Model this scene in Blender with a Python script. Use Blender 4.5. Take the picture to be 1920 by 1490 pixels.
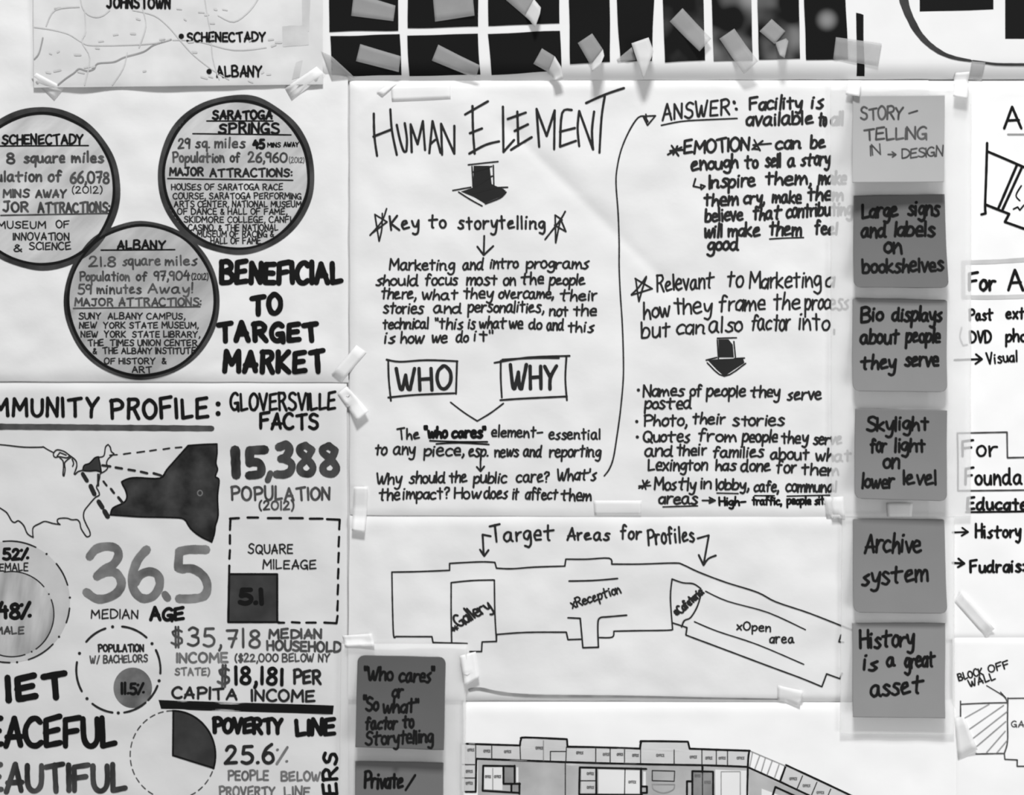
import bpy, math, random
from mathutils import noise, Vector
C = bpy.context.scene.collection
for o in list(bpy.data.objects): bpy.data.objects.remove(o)

# ------------------------------------------------------------------ scale: 1 photo pixel = 0.44 mm on the wall
S = 0.44e-3
ZC = 1.5
DIST = 1.9
def W3(x, y, d=0.0):
    """pin-board coordinates (x right, y down, d = mm in front of the wall) to metres"""
    return ((x-960)*S, -d*1e-3, ZC+(745-y)*S)

# ------------------------------------------------------------------ camera, world, light, exposure
cam = bpy.data.cameras.new('camera'); camo = bpy.data.objects.new('camera', cam); C.objects.link(camo)
camo.location = (0, -DIST-0.003, ZC); camo.rotation_euler = (math.pi/2, 0, 0)
cam.sensor_width = 36; cam.sensor_fit = 'HORIZONTAL'
cam.lens = 36*DIST/(1920*S)
cam.clip_start = 0.05
cam.dof.use_dof = True; cam.dof.focus_distance = DIST+0.10; cam.dof.aperture_fstop = 5.6   # the photograph is slightly soft
bpy.context.scene.camera = camo

w = bpy.data.worlds.new('room_light'); bpy.context.scene.world = w; w.use_nodes = True
w.node_tree.nodes['Background'].inputs[0].default_value = (1, 1, 1, 1)
w.node_tree.nodes['Background'].inputs[1].default_value = 0.23

def area(name, loc, target, size, power):
    l = bpy.data.lights.new(name, 'AREA'); l.shape = 'RECTANGLE'; l.size = size[0]; l.size_y = size[1]; l.energy = power
    o = bpy.data.objects.new(name, l); C.objects.link(o); o.location = loc
    o.rotation_euler = (Vector(target)-Vector(loc)).to_track_quat('-Z', 'Y').to_euler()
    return o
area('ceiling_lamp', (0.0, -1.75, ZC+3.3), (-0.05, 0, ZC-0.1), (0.75, 0.45), 166)
area('window_light', (1.75, -1.35, ZC-0.9), (0.25, 0, ZC-0.25), (0.9, 1.1), 20)
vs = bpy.context.scene.view_settings
bpy.context.scene.display_settings.display_device = 'sRGB'
vs.view_transform = 'Standard'; vs.look = 'None'; vs.gamma = 1; vs.use_curve_mapping = False
vs.exposure = -0.06

# ------------------------------------------------------------------ materials
MATS = {}
def lin(v):
    v = v/255.0
    return v/12.92 if v <= 0.04045 else ((v+0.055)/1.055)**2.4
def mat(name, val, rough=0.8, var=0.0, vscale=30, bump=0.0, bscale=60, alpha=1.0, spec=0.2, stretch=None, val2=None):
    if name in MATS: return MATS[name]
    m = bpy.data.materials.new(name); m.use_nodes = True; MATS[name] = m
    nt = m.node_tree; N = nt.nodes; L = nt.links
    b = N['Principled BSDF']; b.inputs['Roughness'].default_value = rough
    b.inputs['Specular IOR Level'].default_value = spec
    c = lin(val); b.inputs['Base Color'].default_value = (c, c, c, 1)
    tc = N.new('ShaderNodeTexCoord')
    if var or val2 is not None:
        mp = N.new('ShaderNodeMapping'); L.new(tc.outputs['Object'], mp.inputs[0])
        if stretch:
            mp.vector_type = 'TEXTURE'; mp.inputs['Rotation'].default_value = (0, stretch[0], 0); mp.inputs['Scale'].default_value = (stretch[1], 1, stretch[2])
        n = N.new('ShaderNodeTexNoise'); n.inputs['Scale'].default_value = vscale; n.inputs['Detail'].default_value = 4
        L.new(mp.outputs[0], n.inputs['Vector'])
        r = N.new('ShaderNodeValToRGB'); L.new(n.outputs['Fac'], r.inputs[0])
        lo = lin(val-var if val2 is None else val2); hi = lin(val+var if val2 is None else val)
        r.color_ramp.elements[0].position = 0.32; r.color_ramp.elements[0].color = (lo, lo, lo, 1)
        r.color_ramp.elements[1].position = 0.68; r.color_ramp.elements[1].color = (hi, hi, hi, 1)
        L.new(r.outputs[0], b.inputs['Base Color'])
    if bump:
        n2 = N.new('ShaderNodeTexNoise'); n2.inputs['Scale'].default_value = bscale; n2.inputs['Detail'].default_value = 5
        L.new(tc.outputs['Object'], n2.inputs['Vector'])
        bp = N.new('ShaderNodeBump'); bp.inputs['Strength'].default_value = bump; bp.inputs['Distance'].default_value = 0.001
        L.new(n2.outputs['Fac'], bp.inputs['Height']); L.new(bp.outputs[0], b.inputs['Normal'])
    b.inputs['Alpha'].default_value = alpha
    return m
trace = mat('tracing_paper', 234, var=3, vscale=14, bump=0.45, bscale=42)
trace_dim = mat('tracing_paper_grey', 224, var=4, vscale=12, bump=0.4, bscale=38)
bond = mat('bond_paper', 251, var=2, bump=0.25, bscale=35)
plain = mat('white_card', 237, var=2, bump=0.15, bscale=40)
vellum = mat('vellum', 250, var=3, vscale=14, bump=0.5, bscale=24, alpha=0.31)
mapmat = mat('printed_map', 219, var=8, vscale=22, bump=0.3, bscale=40)
wallm = mat('wall_paint', 232, var=2, bump=0.1, bscale=80)
tape_m = mat('frosted_tape', 198, rough=0.5, alpha=0.38, var=5, vscale=60, bump=0.1)
tape_l = mat('frosted_tape_lifted', 226, rough=0.5, alpha=0.68, var=3, vscale=60)
tape_w = mat('white_tape', 253, rough=0.5, alpha=0.72, var=3, vscale=60, bump=0.15)
INK = {
 'k': mat('black_marker', 24, rough=0.6, spec=0.1),
 'p': mat('black_felt_pen', 44, rough=0.6, spec=0.1),
 'd': mat('dark_grey_marker', 76, rough=0.7, var=16, vscale=70, spec=0.1),
 'g': mat('grey_marker', 112, rough=0.7, var=16, vscale=60, spec=0.1),
 'G': mat('mid_grey_marker', 116, rough=0.7, var=26, vscale=45, spec=0.1),
 'l': mat('light_pencil', 152, rough=0.7, var=14, vscale=50, spec=0.1),
 'L': mat('pale_grey_print', 202, rough=0.7, var=8, vscale=50, spec=0.1),
 'r': mat('ring_marker', 62, rough=0.7, var=18, vscale=40, spec=0.1),
 'b': mat('streaky_black_marker', 34, rough=0.7, val2=86, vscale=60, spec=0.1, stretch=(0.1, 1, 3)),
 'F': mat('circle_wash', 214, rough=0.8, val2=178, vscale=70, stretch=(-0.75, 5, 1), spec=0.1),
 'f': mat('circle_wash_dark', 192, rough=0.8, val2=160, vscale=70, stretch=(-0.75, 5, 1), spec=0.1),
 'n': mat('mottled_black_wash', 26, rough=0.7, val2=74, vscale=42, spec=0.1),
 's': mat('square_wash', 62, rough=0.7, var=8, vscale=50, spec=0.1),
 'v': mat('mid_circle_wash', 128, rough=0.7, val2=88, vscale=55, spec=0.1),
 'c': mat('pale_circle_wash', 200, rough=0.8, var=9, vscale=25, spec=0.1),
 'e': mat('inner_circle_wash', 140, rough=0.8, val2=208, vscale=60, stretch=(0.15, 1, 5), spec=0.1),
 'w': mat('print_white', 238, rough=0.8),
 'a': mat('plan_corridor_grey', 184, rough=0.8, var=12, vscale=35),
 'm': mat('plan_room_grey', 214, rough=0.8, var=6, vscale=35),
 'M': mat('plan_dark_room', 142, rough=0.8, var=12, vscale=60),
}

# ------------------------------------------------------------------ object helpers
def link(name, verts, faces, m, parent=None, loc=(0, 0, 0), smooth=False):
    me = bpy.data.meshes.new(name)
    me.from_pydata([(v[0]-loc[0], v[1]-loc[1], v[2]-loc[2]) for v in verts], [], faces)
    me.materials.append(m)
    if smooth: me.polygons.foreach_set('use_smooth', [True]*len(me.polygons))
    me.update()
    o = bpy.data.objects.new(name, me); C.objects.link(o)
    if parent is not None: o.parent = parent
    else: o.location = loc
    return o
def tag(o, label, cat, group=None):
    o['label'] = label; o['category'] = cat
    if group: o['group'] = group
    return o

SHEETS = []
def lines(n, step=8.0, fine=(0, 1.5, 3.5, 6, 9, 12, 15, 19, 24, 30)):
    a = [f for f in fine if f < n/2]; b = [n-f for f in a][::-1]
    k = max(1, int((b[0]-a[-1])/step)); mid = [a[-1]+(b[0]-a[-1])*i/k for i in range(1, k)]
    return [v/n for v in a+mid+b]

class Sheet:
    """a sheet of paper: quad corners TL, TR, BR, BL; base depth and body height in mm; rolled edges; soft wrinkles; creases"""
    def __init__(s, name, q, base, body, m, label, cat, edges=(None,)*4, wr=0.7, wl=110, creases=(), curl=None, rnd=(0, 0), th=0.12, step=8.0, seed=0, group=None, fine=True, wob=1.2, follow=None):
        s.q = q; s.base = base; s.body = body; s.edges = edges; s.wr = wr; s.wl = wl; s.cre = creases; s.curl = curl; s.seed = seed; s.follow = follow
        TL, TR, BR, BL = q
        s.w = ((TR[0]-TL[0])+(BR[0]-BL[0]))/2; s.h = ((BL[1]-TL[1])+(BR[1]-TR[1]))/2
        s.bb = (min(p[0] for p in q), min(p[1] for p in q), max(p[0] for p in q), max(p[1] for p in q))
        f = (0, 1.5, 3.5, 6, 9, 12, 15, 19, 24, 30) if fine else (0,)
        us = lines(s.w, step, f); vs_ = lines(s.h, step, f)
        nu, nv = len(us), len(vs_)
        front = []; back = []
        for v in vs_:
            yy = v*s.h; ins = 0
            for r, t in ((rnd[0], yy), (rnd[1], s.h-yy)):
                if r and t < r: ins = r-math.sqrt(max(0, r*r-(r-t)**2))
            for u in us:
                uu = (ins+u*(s.w-2*ins))/s.w
                x = (TL[0]*(1-uu)+TR[0]*uu)*(1-v)+(BL[0]*(1-uu)+BR[0]*uu)*v
                y = (TL[1]*(1-uu)+TR[1]*uu)*(1-v)+(BL[1]*(1-uu)+BR[1]*uu)*v
                if wob:   # paper is never cut dead straight
                    x0, y0 = x, y
                    if u in (0.0, 1.0): x += wob*noise.noise(Vector((y0/70, seed, 3)))
                    if v in (0.0, 1.0): y += wob*noise.noise(Vector((x0/70, seed, 7)))
                d = s.depth(x, y)
                front.append(W3(x, y, d)); back.append(W3(x, y, d-th))
        V = front+back; n = nu*nv; F = []
        for j in range(nv-1):
            for i in range(nu-1):
                a = j*nu+i
                F.append((a, a+nu, a+nu+1, a+1)); F.append((n+a, n+a+1, n+a+nu+1, n+a+nu))
        for i in range(nu-1):
            F.append((i, i+1, n+i+1, n+i)); a = (nv-1)*nu+i; F.append((a, n+a, n+a+1, a+1))
        for j in range(nv-1):
            a = j*nu; F.append((a, n+a, n+a+nu, a+nu)); a = j*nu+nu-1; F.append((a, a+nu, n+a+nu, n+a))
        cx = sum(p[0] for p in q)/4; cy = sum(p[1] for p in q)/4
        s.loc = W3(cx, cy, base)
        s.o = link(name, V, F, m, None, s.loc, smooth=True)
        tag(s.o, label, cat, group)
        SHEETS.append(s)
    def uv(s, x, y):
        TL, TR, BR, BL = s.q
        v = (y-(TL[1]+TR[1])/2)/s.h
        xl = TL[0]+(BL[0]-TL[0])*v; xr = TR[0]+(BR[0]-TR[0])*v
        return (x-xl)/max(1e-6, xr-xl), v
    def depth(s, x, y):
        if s.follow: return s.follow.depth(x, min(y, 146))+s.base
        u, v = s.uv(x, y)
        ts = (v*s.h, (1-u)*s.w, (1-v)*s.h, u*s.w)
        k = 1.0
        for t, e in zip(ts, s.edges):
            if e:
                a, R = e; t = max(0, t)
                if t < R: k *= 1-a*(1-t/R)**2
        d = s.base+s.body*k
        if s.wr:
            att = min(1, max(0, min(ts))/40.0)
            nz = noise.noise(Vector((x/s.wl, y/s.wl, s.seed*3.7)))+0.45*noise.noise(Vector((x/s.wl*2.3, y/s.wl*2.3, s.seed+9)))
            d += s.wr*att*nz
            for (x0, y0, x1, y1, hh, ww) in s.cre:
                L = math.hypot(x1-x0, y1-y0); tx, ty = (x1-x0)/L, (y1-y0)/L
                al = (x-x0)*tx+(y-y0)*ty; ds = abs((x-x0)*ty-(y-y0)*tx)
                if 0 < al < L and ds < ww*5: d += hh*math.exp(-(ds/ww))*min(1, al/30, (L-al)/30)*att
        if s.curl:
            d += s.curl(u, v)
        return d
    def inside(s, x, y):
        u, v = s.uv(x, y); return -0.002 < u < 1.002 and -0.002 < v < 1.002
def top_depth(x, y):
    d = 0
    for s in SHEETS:
        if s.inside(x, y): d = max(d, s.depth(x, y))
    return d

# ------------------------------------------------------------------ ink: strokes laid on a sheet
def smooth_split(pts):
    """split at sharp corners, Catmull-Rom between"""
    runs = []; cur = [pts[0]]
    for i in range(1, len(pts)-1):
        cur.append(pts[i])
        ax, ay = pts[i][0]-pts[i-1][0], pts[i][1]-pts[i-1][1]; bx, by = pts[i+1][0]-pts[i][0], pts[i+1][1]-pts[i][1]
        la = math.hypot(ax, ay) or 1e-6; lb = math.hypot(bx, by) or 1e-6
        if (ax*bx+ay*by)/(la*lb) < 0.30: runs.append(cur); cur = [pts[i]]
    cur.append(pts[-1]); runs.append(cur)
    out = []
    for r in runs:
        if len(r) < 3: out.append(r); continue
        q = []; P = [r[0]]+r+[r[-1]]
        for i in range(1, len(P)-2):
            p0, p1, p2, p3 = P[i-1:i+3]
            n = 4
            for k in range(n):
                t = k/n
                q.append(tuple(0.5*((2*p1[j])+(-p0[j]+p2[j])*t+(2*p0[j]-5*p1[j]+4*p2[j]-p3[j])*t*t+(-p0[j]+3*p1[j]-3*p2[j]+p3[j])*t**3) for j in (0, 1)))
        q.append(r[-1]); out.append(q)
    return out
STUFF = ('map_marks', 'room_lettering', 'hatching')
class Ink:
    def __init__(s, sheet, lift=0.28):
        s.sh = sheet; s.V = []; s.F = []; s.n = 0; s.lift = lift
    def pt(s, x, y, e=0):
        s.V.append(W3(x, y, s.sh.depth(x, y)+s.lift+e)); return len(s.V)-1
    def ribbon(s, pts, w, sharp=False, flat=False):
        runs = [[pts[i], pts[i+1]] for i in range(len(pts)-1)] if sharp else smooth_split(pts)
        w0, w1 = w if isinstance(w, tuple) else (w, w)
        tot = sum(math.hypot(r[i+1][0]-r[i][0], r[i+1][1]-r[i][1]) for r in runs for i in range(len(r)-1)) or 1
        acc = 0
        for r in runs:
            q = [r[0]]
            for a, b in zip(r, r[1:]):
                L = math.hypot(b[0]-a[0], b[1]-a[1])
                if L < 0.05: continue
                k = max(1, int(math.ceil(L/9.0)))
                for i in range(1, k+1): q.append((a[0]+(b[0]-a[0])*i/k, a[1]+(b[1]-a[1])*i/k))
            s.n += 1; e = (s.n % 9)*0.004
            if len(q) == 1: s.dot(q[0][0], q[0][1], w0/2); continue
            prev = None; N = len(q)
            for i in range(N):
                a = q[max(0, i-1)]; b = q[min(N-1, i+1)]
                tx, ty = b[0]-a[0], b[1]-a[1]; L = math.hypot(tx, ty) or 1; tx /= L; ty /= L
                if i: acc += math.hypot(q[i][0]-q[i-1][0], q[i][1]-q[i-1][1])
                ww = (w0+(w1-w0)*acc/tot)/2
                if not flat: ww *= 1+0.13*noise.noise(Vector((q[i][0]/9, q[i][1]/9, s.n*0.7)))
                x, y = q[i]
                if not flat and i in (0, N-1):
                    sg = -1 if i == 0 else 1; m = 4 if ww > 3 else 3
                    base = math.atan2(ty*sg, tx*sg)
                    fan = [s.pt(x+ww*math.cos(base+math.pi*(k/m-0.5)), y+ww*math.sin(base+math.pi*(k/m-0.5)), e) for k in range(m+1)]
                    if i == 0: cur = (fan[0], fan[-1])
                    else: cur = (fan[-1], fan[0])
                    s.F.append(tuple(fan) if i else tuple(fan))
                else:
                    cur = (s.pt(x-ty*ww, y+tx*ww, e), s.pt(x+ty*ww, y-tx*ww, e))
                if prev: s.F.append((prev[0], prev[1], cur[1], cur[0]))
                prev = cur
    def dot(s, x, y, r, n=10):
        c = s.pt(x, y, .01); ring = [s.pt(x+r*math.cos(2*math.pi*k/n), y+r*math.sin(2*math.pi*k/n), .01) for k in range(n)]
        for k in range(n): s.F.append((c, ring[k], ring[(k+1) % n]))
    def disc(s, cx, cy, rx, ry, rings=12, n=72, a0=0, a1=2*math.pi):
        full = abs(a1-a0) > 6.28; prev = None
        for j in range(rings+1):
            t = j/rings
            cur = [s.pt(cx+rx*t*math.cos(a0+(a1-a0)*k/n), cy+ry*t*math.sin(a0+(a1-a0)*k/n)) for k in range(n if full else n+1)]
            if prev:
                for k in range(n):
                    k2 = (k+1) % n if full else k+1
                    s.F.append((prev[k], cur[k], cur[k2], prev[k2]))
            prev = cur
    def ring(s, cx, cy, rx, ry, w, n=110, wob=2.0, seed=0, e=0.0):
        prev = first = None
        for k in range(n):
            a = 2*math.pi*k/n
            j = wob*noise.noise(Vector((math.cos(a)*2.2, math.sin(a)*2.2, seed))); ww = w/2*(1+0.28*noise.noise(Vector((math.cos(a)*1.9, math.sin(a)*1.9, seed+5))))
            cur = (s.pt(cx+(rx+j-ww)*math.cos(a), cy+(ry+j-ww)*math.sin(a), e), s.pt(cx+(rx+j+ww)*math.cos(a), cy+(ry+j+ww)*math.sin(a), e))
            if prev: s.F.append((prev[0], prev[1], cur[1], cur[0]))
            else: first = cur
            prev = cur
        s.F.append((prev[0], prev[1], first[1], first[0]))
    def fill(s, poly, step=2.0):
        y0 = min(p[1] for p in poly); y1 = max(p[1] for p in poly); n = max(1, int((y1-y0)/step)); hy = (y1-y0)/n
        def cr(y):
            xs = []
            for (ax, ay), (bx, by) in zip(poly, poly[1:]+poly[:1]):
                if (ay <= y < by) or (by <= y < ay): xs.append(ax+(bx-ax)*(y-ay)/(by-ay))
            return sorted(xs)
        for i in range(n):
            ya = y0+i*hy; yb = ya+hy; A = cr(ya+1e-4); B = cr(yb-1e-4)
            if len(A) != len(B) or not A: A = B = cr((ya+yb)/2)
            for k in range(0, len(A)-1, 2):
                m = max(1, int(max(A[k+1]-A[k], B[k+1]-B[k])/12))
                ta = [s.pt(A[k]+(A[k+1]-A[k])*j/m, ya) for j in range(m+1)]; tb = [s.pt(B[k]+(B[k+1]-B[k])*j/m, yb) for j in range(m+1)]
                for j in range(m): s.F.append((ta[j], tb[j], tb[j+1], ta[j+1]))
    def make(s, name, ink, parent=None, label=None):
        p = parent or s.sh.o
        o = link(name, s.V, s.F, INK[ink], p, s.sh.loc)
        if name in STUFF: o['kind'] = 'stuff'
        if label: o['label'] = label
        return o

# ------------------------------------------------------------------ hand-lettering: single-stroke glyphs, cap height 10, x height 6
GL = {
'A':'0,0 2.8,10 5.8,0|1,3.6 5,3.9','B':'0,0 0.1,10|0,9.8 3,10.2 4.8,8.6 4.2,6.4 0.4,5.3|0.4,5.3 4,4.9 5.6,2.6 4.2,0.3 0,0',
'C':'5.4,8.6 4,10 2,9.4 0.3,6.6 0.2,3.4 1.6,0.6 3.8,0 5.6,1.2','D':'0.2,0 0,10|0,9.8 3,9.6 5.6,6.8 5.6,3.4 3.4,0.6 0.2,0',
'E':'4.8,10.3 0.3,9.5 0,0 5,0.7|0.2,5 4.2,5.6','F':'5,10.4 0,9.5 0.2,0|0.2,5 4.2,5.7','G':'5.2,8.8 3.8,10 1.8,9.2 0.2,6.2 0.4,2.4 2.2,0.1 4.4,0.8 5.3,4.2 3,4|5.3,4.3 5.6,-0.6',
'H':'0,10 0.1,0|5,10 5.1,0|0,4.9 5,5.3','I':'0,10 0.1,0','J':'0.5,9.6 5,10|3.6,9.9 3.7,2.4 2.2,0 0,1.6','K':'0,10 0.1,0|4.8,10 0.4,4.6 5.2,-0.4',
'L':'0,10 0.3,0 4.6,1','M':'0,0 0.5,10 3.2,3.6 6.2,10 6.6,0','N':'0,0 0.2,10 4.7,0.2 5,10','O':'3,10 1,8.8 0,5.4 0.6,1.8 2.7,0 5,1.4 6,5 5.2,8.6 3,10 2.4,9.8',
'P':'0.2,0 0,10|-.4,9.6 3,10.2 5,8.2 4.2,5.6 0.3,4.6','Q':'3,10 1,8.8 0,5.4 0.6,1.8 2.7,0 5,1.4 6,5 5.2,8.6 3,10|3.6,2.6 6.4,-0.8','R':'0.1,0 0,10|-.4,9.6 3,10.2 4.9,8.2 4,5.8 0.3,4.9|2,5 5.4,-0.2',
'S':'4.9,9 3.2,10.1 1,9.3 0.6,7 2.6,5.4 4.7,3.8 4.8,1.4 2.6,-0.1 0,1','T':'-.3,9.3 6,10.5|2.9,9.9 3,0','U':'0,10 0.2,3 1.6,0.2 3.6,0.2 5,3 5,10','V':'0,10 2.6,0 5.4,10',
'W':'0,10 1.2,1.2 2.2,0.4 3.8,7 4.4,1 5.4,0.3 7.6,10','X':'0,10 5,0|5,10 0,0','Y':'0,10 2.7,5|5.6,10.2 2.7,5 2.4,-0.2','Z':'0,10 5,10 0,0 5.2,0',
'a':'4.3,5.6 2.6,6.2 0.6,4.6 0.2,1.8 1.6,0 3.4,1.2 4.3,5.6 4.3,1.4 5.3,0.1','b':'0.2,10 0.2,0.4|0.2,2 1.6,5.6 3.6,5.6 4.6,3.2 3.4,0.4 0.2,0.2',
'c':'4.3,5.2 2.8,6 0.8,4.6 0.2,2.2 1.6,0.1 4.2,0.9','d':'4.2,5.4 2.4,6 0.4,4.2 0.3,1.4 1.8,0 3.6,1.4 4.4,5|4.6,10 4.4,1.2 5.4,0','e':'0.3,3 4,3.6 3.9,5.4 2.2,6.1 0.4,4.2 0.4,1.6 2,0 4.6,0.9',
'f':'4.2,9 3,10.2 1.8,8.8 1.4,0|0,5.6 3.6,6','g':'4.2,5.4 2.4,6.1 0.4,4.4 0.6,1.8 2.4,0.8 4.2,5.2 4.2,-1.6 2.8,-4 0.6,-3','h':'0.2,10 0,0|0.1,2.6 2,5.8 3.8,5.2 4.1,0',
'i':'0.2,5.8 0.3,0|0.3,8.4 0.5,8.7','j':'2,5.8 2,-2 0.2,-3.6|2,8.4 2.2,8.7','k':'0.2,10 0.2,0|3.8,6 0.4,2.8 4.2,0','l':'0.2,10 0.3,0.2','m':'0,6 0.1,0|0.1,2.8 1.6,5.8 2.8,5 2.9,0.2|2.9,2.8 4.6,5.8 5.8,5 6,0.1',
'n':'0,6 0.1,0|0.1,2.8 2,5.9 3.8,5 4,0','o':'2.4,6 0.7,5 0.2,2.6 1.4,0.2 3.4,0.5 4.3,3.2 3.3,5.6 2,6','p':'0.1,6 0.2,-4.2|0.2,3 1.8,5.9 3.8,5.6 4.4,3 2.8,0.3 0.4,0.6','q':'4.2,5.4 2.4,6 0.4,4.2 0.6,1.2 2.4,0.3 4.1,4|4.3,6 4.2,-4',
'r':'0,6 0.1,0|0.1,3 1.6,5.6 3.5,5.6','s':'3.7,5.2 2,6.1 0.6,4.8 2.2,3.2 3.8,1.6 2.2,-0.1 0,0.6','t':'1.8,9.2 1.9,0.1|0,5.8 4,6.2','u':'0.1,6 0.2,1.6 1.6,0 3.3,1 4.1,5.8|4.1,5.8 4.2,0.2','v':'0,6 1.9,0 4,6',
'w':'0,6 0.9,0.6 1.6,0.4 3,5 3.8,0.6 4.5,0.4 6,6','x':'0,6 4,0|4,6 0,0','y':'0,6 0.8,2.2 2.2,1.4 4,5.8|4.1,6 3.6,-1.6 2.2,-4 0.4,-3','z':'0,6 4,6 0,0 4.2,0',
'0':'3,10 1,8.8 0,5.4 0.6,1.8 2.7,0 5,1.4 6,5 5.2,8.6 3,10 2.4,9.8','1':'0,10 0.1,0','2':'0.4,7.8 1.4,9.8 3.4,10 4.6,8 3.4,5 0,0 5.4,0.5','3':'0.2,8.8 2,10.2 4.4,9 4,6.4 1.8,5.4|1.8,5.4 4.8,4.4 4.9,1.6 2.6,-0.1 0,0.8',
'4':'2.4,10 0,4.4 5.4,4.9|4.2,7.4 4.2,0','5':'4.8,10 0.9,9.8 0.5,5.6|0.5,5.6 3,6 5,4 4.6,1.2 2.4,-0.1 0,0.8','6':'4.4,10 1.6,7.4 0.2,3.6 1,0.7 3.2,0 5,1.8 4.4,4.6 2.4,5.4 0.6,3.8','7':'0,9.6 5,10 2.4,0|1,5 4.6,5.2',
'8':'4.6,8.6 3,10 1,9 0.9,7 2.8,5.4 4.9,3.4 4.6,0.8 2.6,-0.1 0.5,1 0.6,3.4 2.8,5.4 4.6,7.4 4.4,8.8','9':'4.6,8.2 2.8,10 0.6,8.6 0.6,6.2 2.4,5 4.4,6.8 4.8,9 4.4,0',
'.':'0.2,0.2 0.6,0.4','-':'0,4.2 4.4,4.8','!':'0.4,10 0.3,3|0.3,0.3 0.4,0.6','?':'0,8 1.2,9.8 3.2,9.4 3.4,7.2 1.6,5.2 1.6,3|1.6,0.3 1.7,0.6','/':'0,-0.8 4.2,10.4','(':'2,11 0.5,7.8 0.4,2.4 2,-1.6',')':'0,11 1.6,7.8 1.6,2.4 0,-1.6',
':':'0.3,1.4 0.5,1.8|0.3,6 0.5,6.4',"'":'0.4,10.4 0.2,7.6','"':'0.2,10.4 0.4,7.8|1.8,10.4 1.9,7.8','&':'5,0 1.4,7.4 2.4,9.6 3.8,8.2 0.6,3 1.2,0.5 3.2,0.6 5,3.6','%':'5.6,10.2 0.6,-0.4|0.6,8.4 1,8.7|5.2,1.2 5.6,1.4','$':'4.7,8 2.8,9 0.6,7.8 1.4,5.6 4.4,4 4.6,1.6 2.4,0.4 0,1.6|2,10.8 1.9,-1.2|3.2,10.8 3.1,-1.2',
'*':'0,4 5,7.4|1,8.6 3.6,2.4|3.2,9 1.2,2.6|4.6,4 0,6.8','x':'0,6 4,0|4,6 0,0',
}
GL[','] = '0.8,1 0.9,0 0.1,-2'
GV = {'t':['2,9.4 1.7,1.2 2.6,0|-.5,5.6 5.2,6.2','1.6,9 1.9,0|-.4,6 3.6,5.6'],
'a':['4.2,5 2.4,5.9 0.4,3.8 0.6,0.8 2.6,0.2 4.2,3.4|4.4,6 4.3,0','3.9,5.8 1.8,5.6 0.2,2.6 1.4,0 3.2,1 4,5.6 4.4,0.8 5.4,0.6'],
'e':['0.5,2.8 3.6,4.4 3.2,6 1.4,5.6 0.2,3 1.2,0.3 4.8,1.2','0.2,3.2 4,3 3.6,5.6 1.8,6 0.2,3.4 1.2,0.2 4.2,0.4'],
'n':['0.1,6 0.2,0|0.2,2.4 2.4,5.7 3.6,4 4.2,-0.3','0,5.6 0.2,0.2|0.3,3.6 2,5.6 3.9,4.6 3.9,0.8 4.8,0.2'],
's':['4,5.6 1.8,5.9 0.9,4.4 3,2.8 3.4,0.8 1.4,-0.1 -.2,0.8','3.6,5.9 0.9,4.2 3.4,1.6 1.8,-0.2 0,0.2'],
'h':['0.3,10.2 0,0|0.1,2 2.2,5.2 3.4,4 4,-0.3'],'r':['0.1,5.8 0.3,0|0.3,2.6 1.8,5.2 3.8,5.4','0,6 0.3,0.2|0.3,3.4 1.4,5.4 3,6'],
'o':['2,6.1 0.4,4.2 0.4,1.4 2.2,0 4,1.8 3.8,4.8 2,6.1 3.4,5.8'],'i':['0.3,5.6 0.2,0|0.5,8 0.9,8.4'],'l':['0.4,10.2 0.2,-0.2'],
'u':['0,6 0.4,1 2.2,0 3.8,2 4,5.8|4,5.8 4.4,0.2'],'m':['0,6 0,0|0.2,2.4 1.8,5.6 2.6,3.8 2.8,0|2.9,2.2 4.6,5.6 5.6,4 6.2,0.2'],
'y':['0,5.8 1,1.8 2.6,1.6 4.2,6|4.2,6 3.4,-2.4 1.6,-4.2 0,-3.4'],'g':['4,5.6 1.8,5.8 0.3,3 1.6,0.8 3.6,2.2 4.1,5.6|4.1,5.6 4.4,-2 2.4,-4.2 0.2,-2.8'],
'E':['4.6,10 0.2,9.8 0.1,0.2 4.8,0.2|0.2,5.4 4,5.2','5,10.6 0.1,9.2 0.3,0.2 5.2,1.2|0,4.8 4.4,5.9'],'A':['0.2,-.2 3.2,10.2 5.4,0.2|0.6,3.2 5.6,3.4'],
'S':['5,8.8 2.6,10 0.6,8.2 1.2,6 4.2,4.4 4.6,1.6 2.4,0 -.2,1.4'],'R':['0.2,-.2 0.1,10|-.2,9.8 3.6,9.8 4.4,7.4 2.6,5.4 0.6,4.9|2.4,5.2 5,-0.4'],
'O':['2.6,10 0.6,8 0.1,4.4 1.4,0.8 3.6,0.2 5.6,3 5.6,7.2 3.6,9.8 2.2,9.9'],'T':['-.4,9 5.6,10.2|2.7,9.8 3.1,-.2'],'N':['0.1,10.2 0,0|0.1,10 4.8,0|5,10.2 4.7,0'],
}
PV = {k: [[[tuple(map(float, p.split(','))) for p in st.split()] for st in v.split('|')] for v in vs2] for k, vs2 in GV.items()}
GP = {k: [[tuple(map(float, p.split(','))) for p in st.split()] for st in v.split('|')] for k, v in GL.items()}
RND = random.Random(7)
def layout(text, gap, xh):
    x = 0; out = []
    for ch in text:
        if ch == ' ': x += 3.6; continue
        g = GP[ch]
        if ch in PV and RND.random() < .62: g = RND.choice(PV[ch])
        if ch in 'il1' and out: x += .45
        mn = min(p[0] for s_ in g for p in s_); mx = max(p[0] for s_ in g for p in s_)
        out.append((g, x-mn, ch)); x += mx-mn+gap+(.45 if ch in 'il1' else 0)
    return out, x-gap
RND = random.Random(7); BOLD = 1.13
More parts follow.
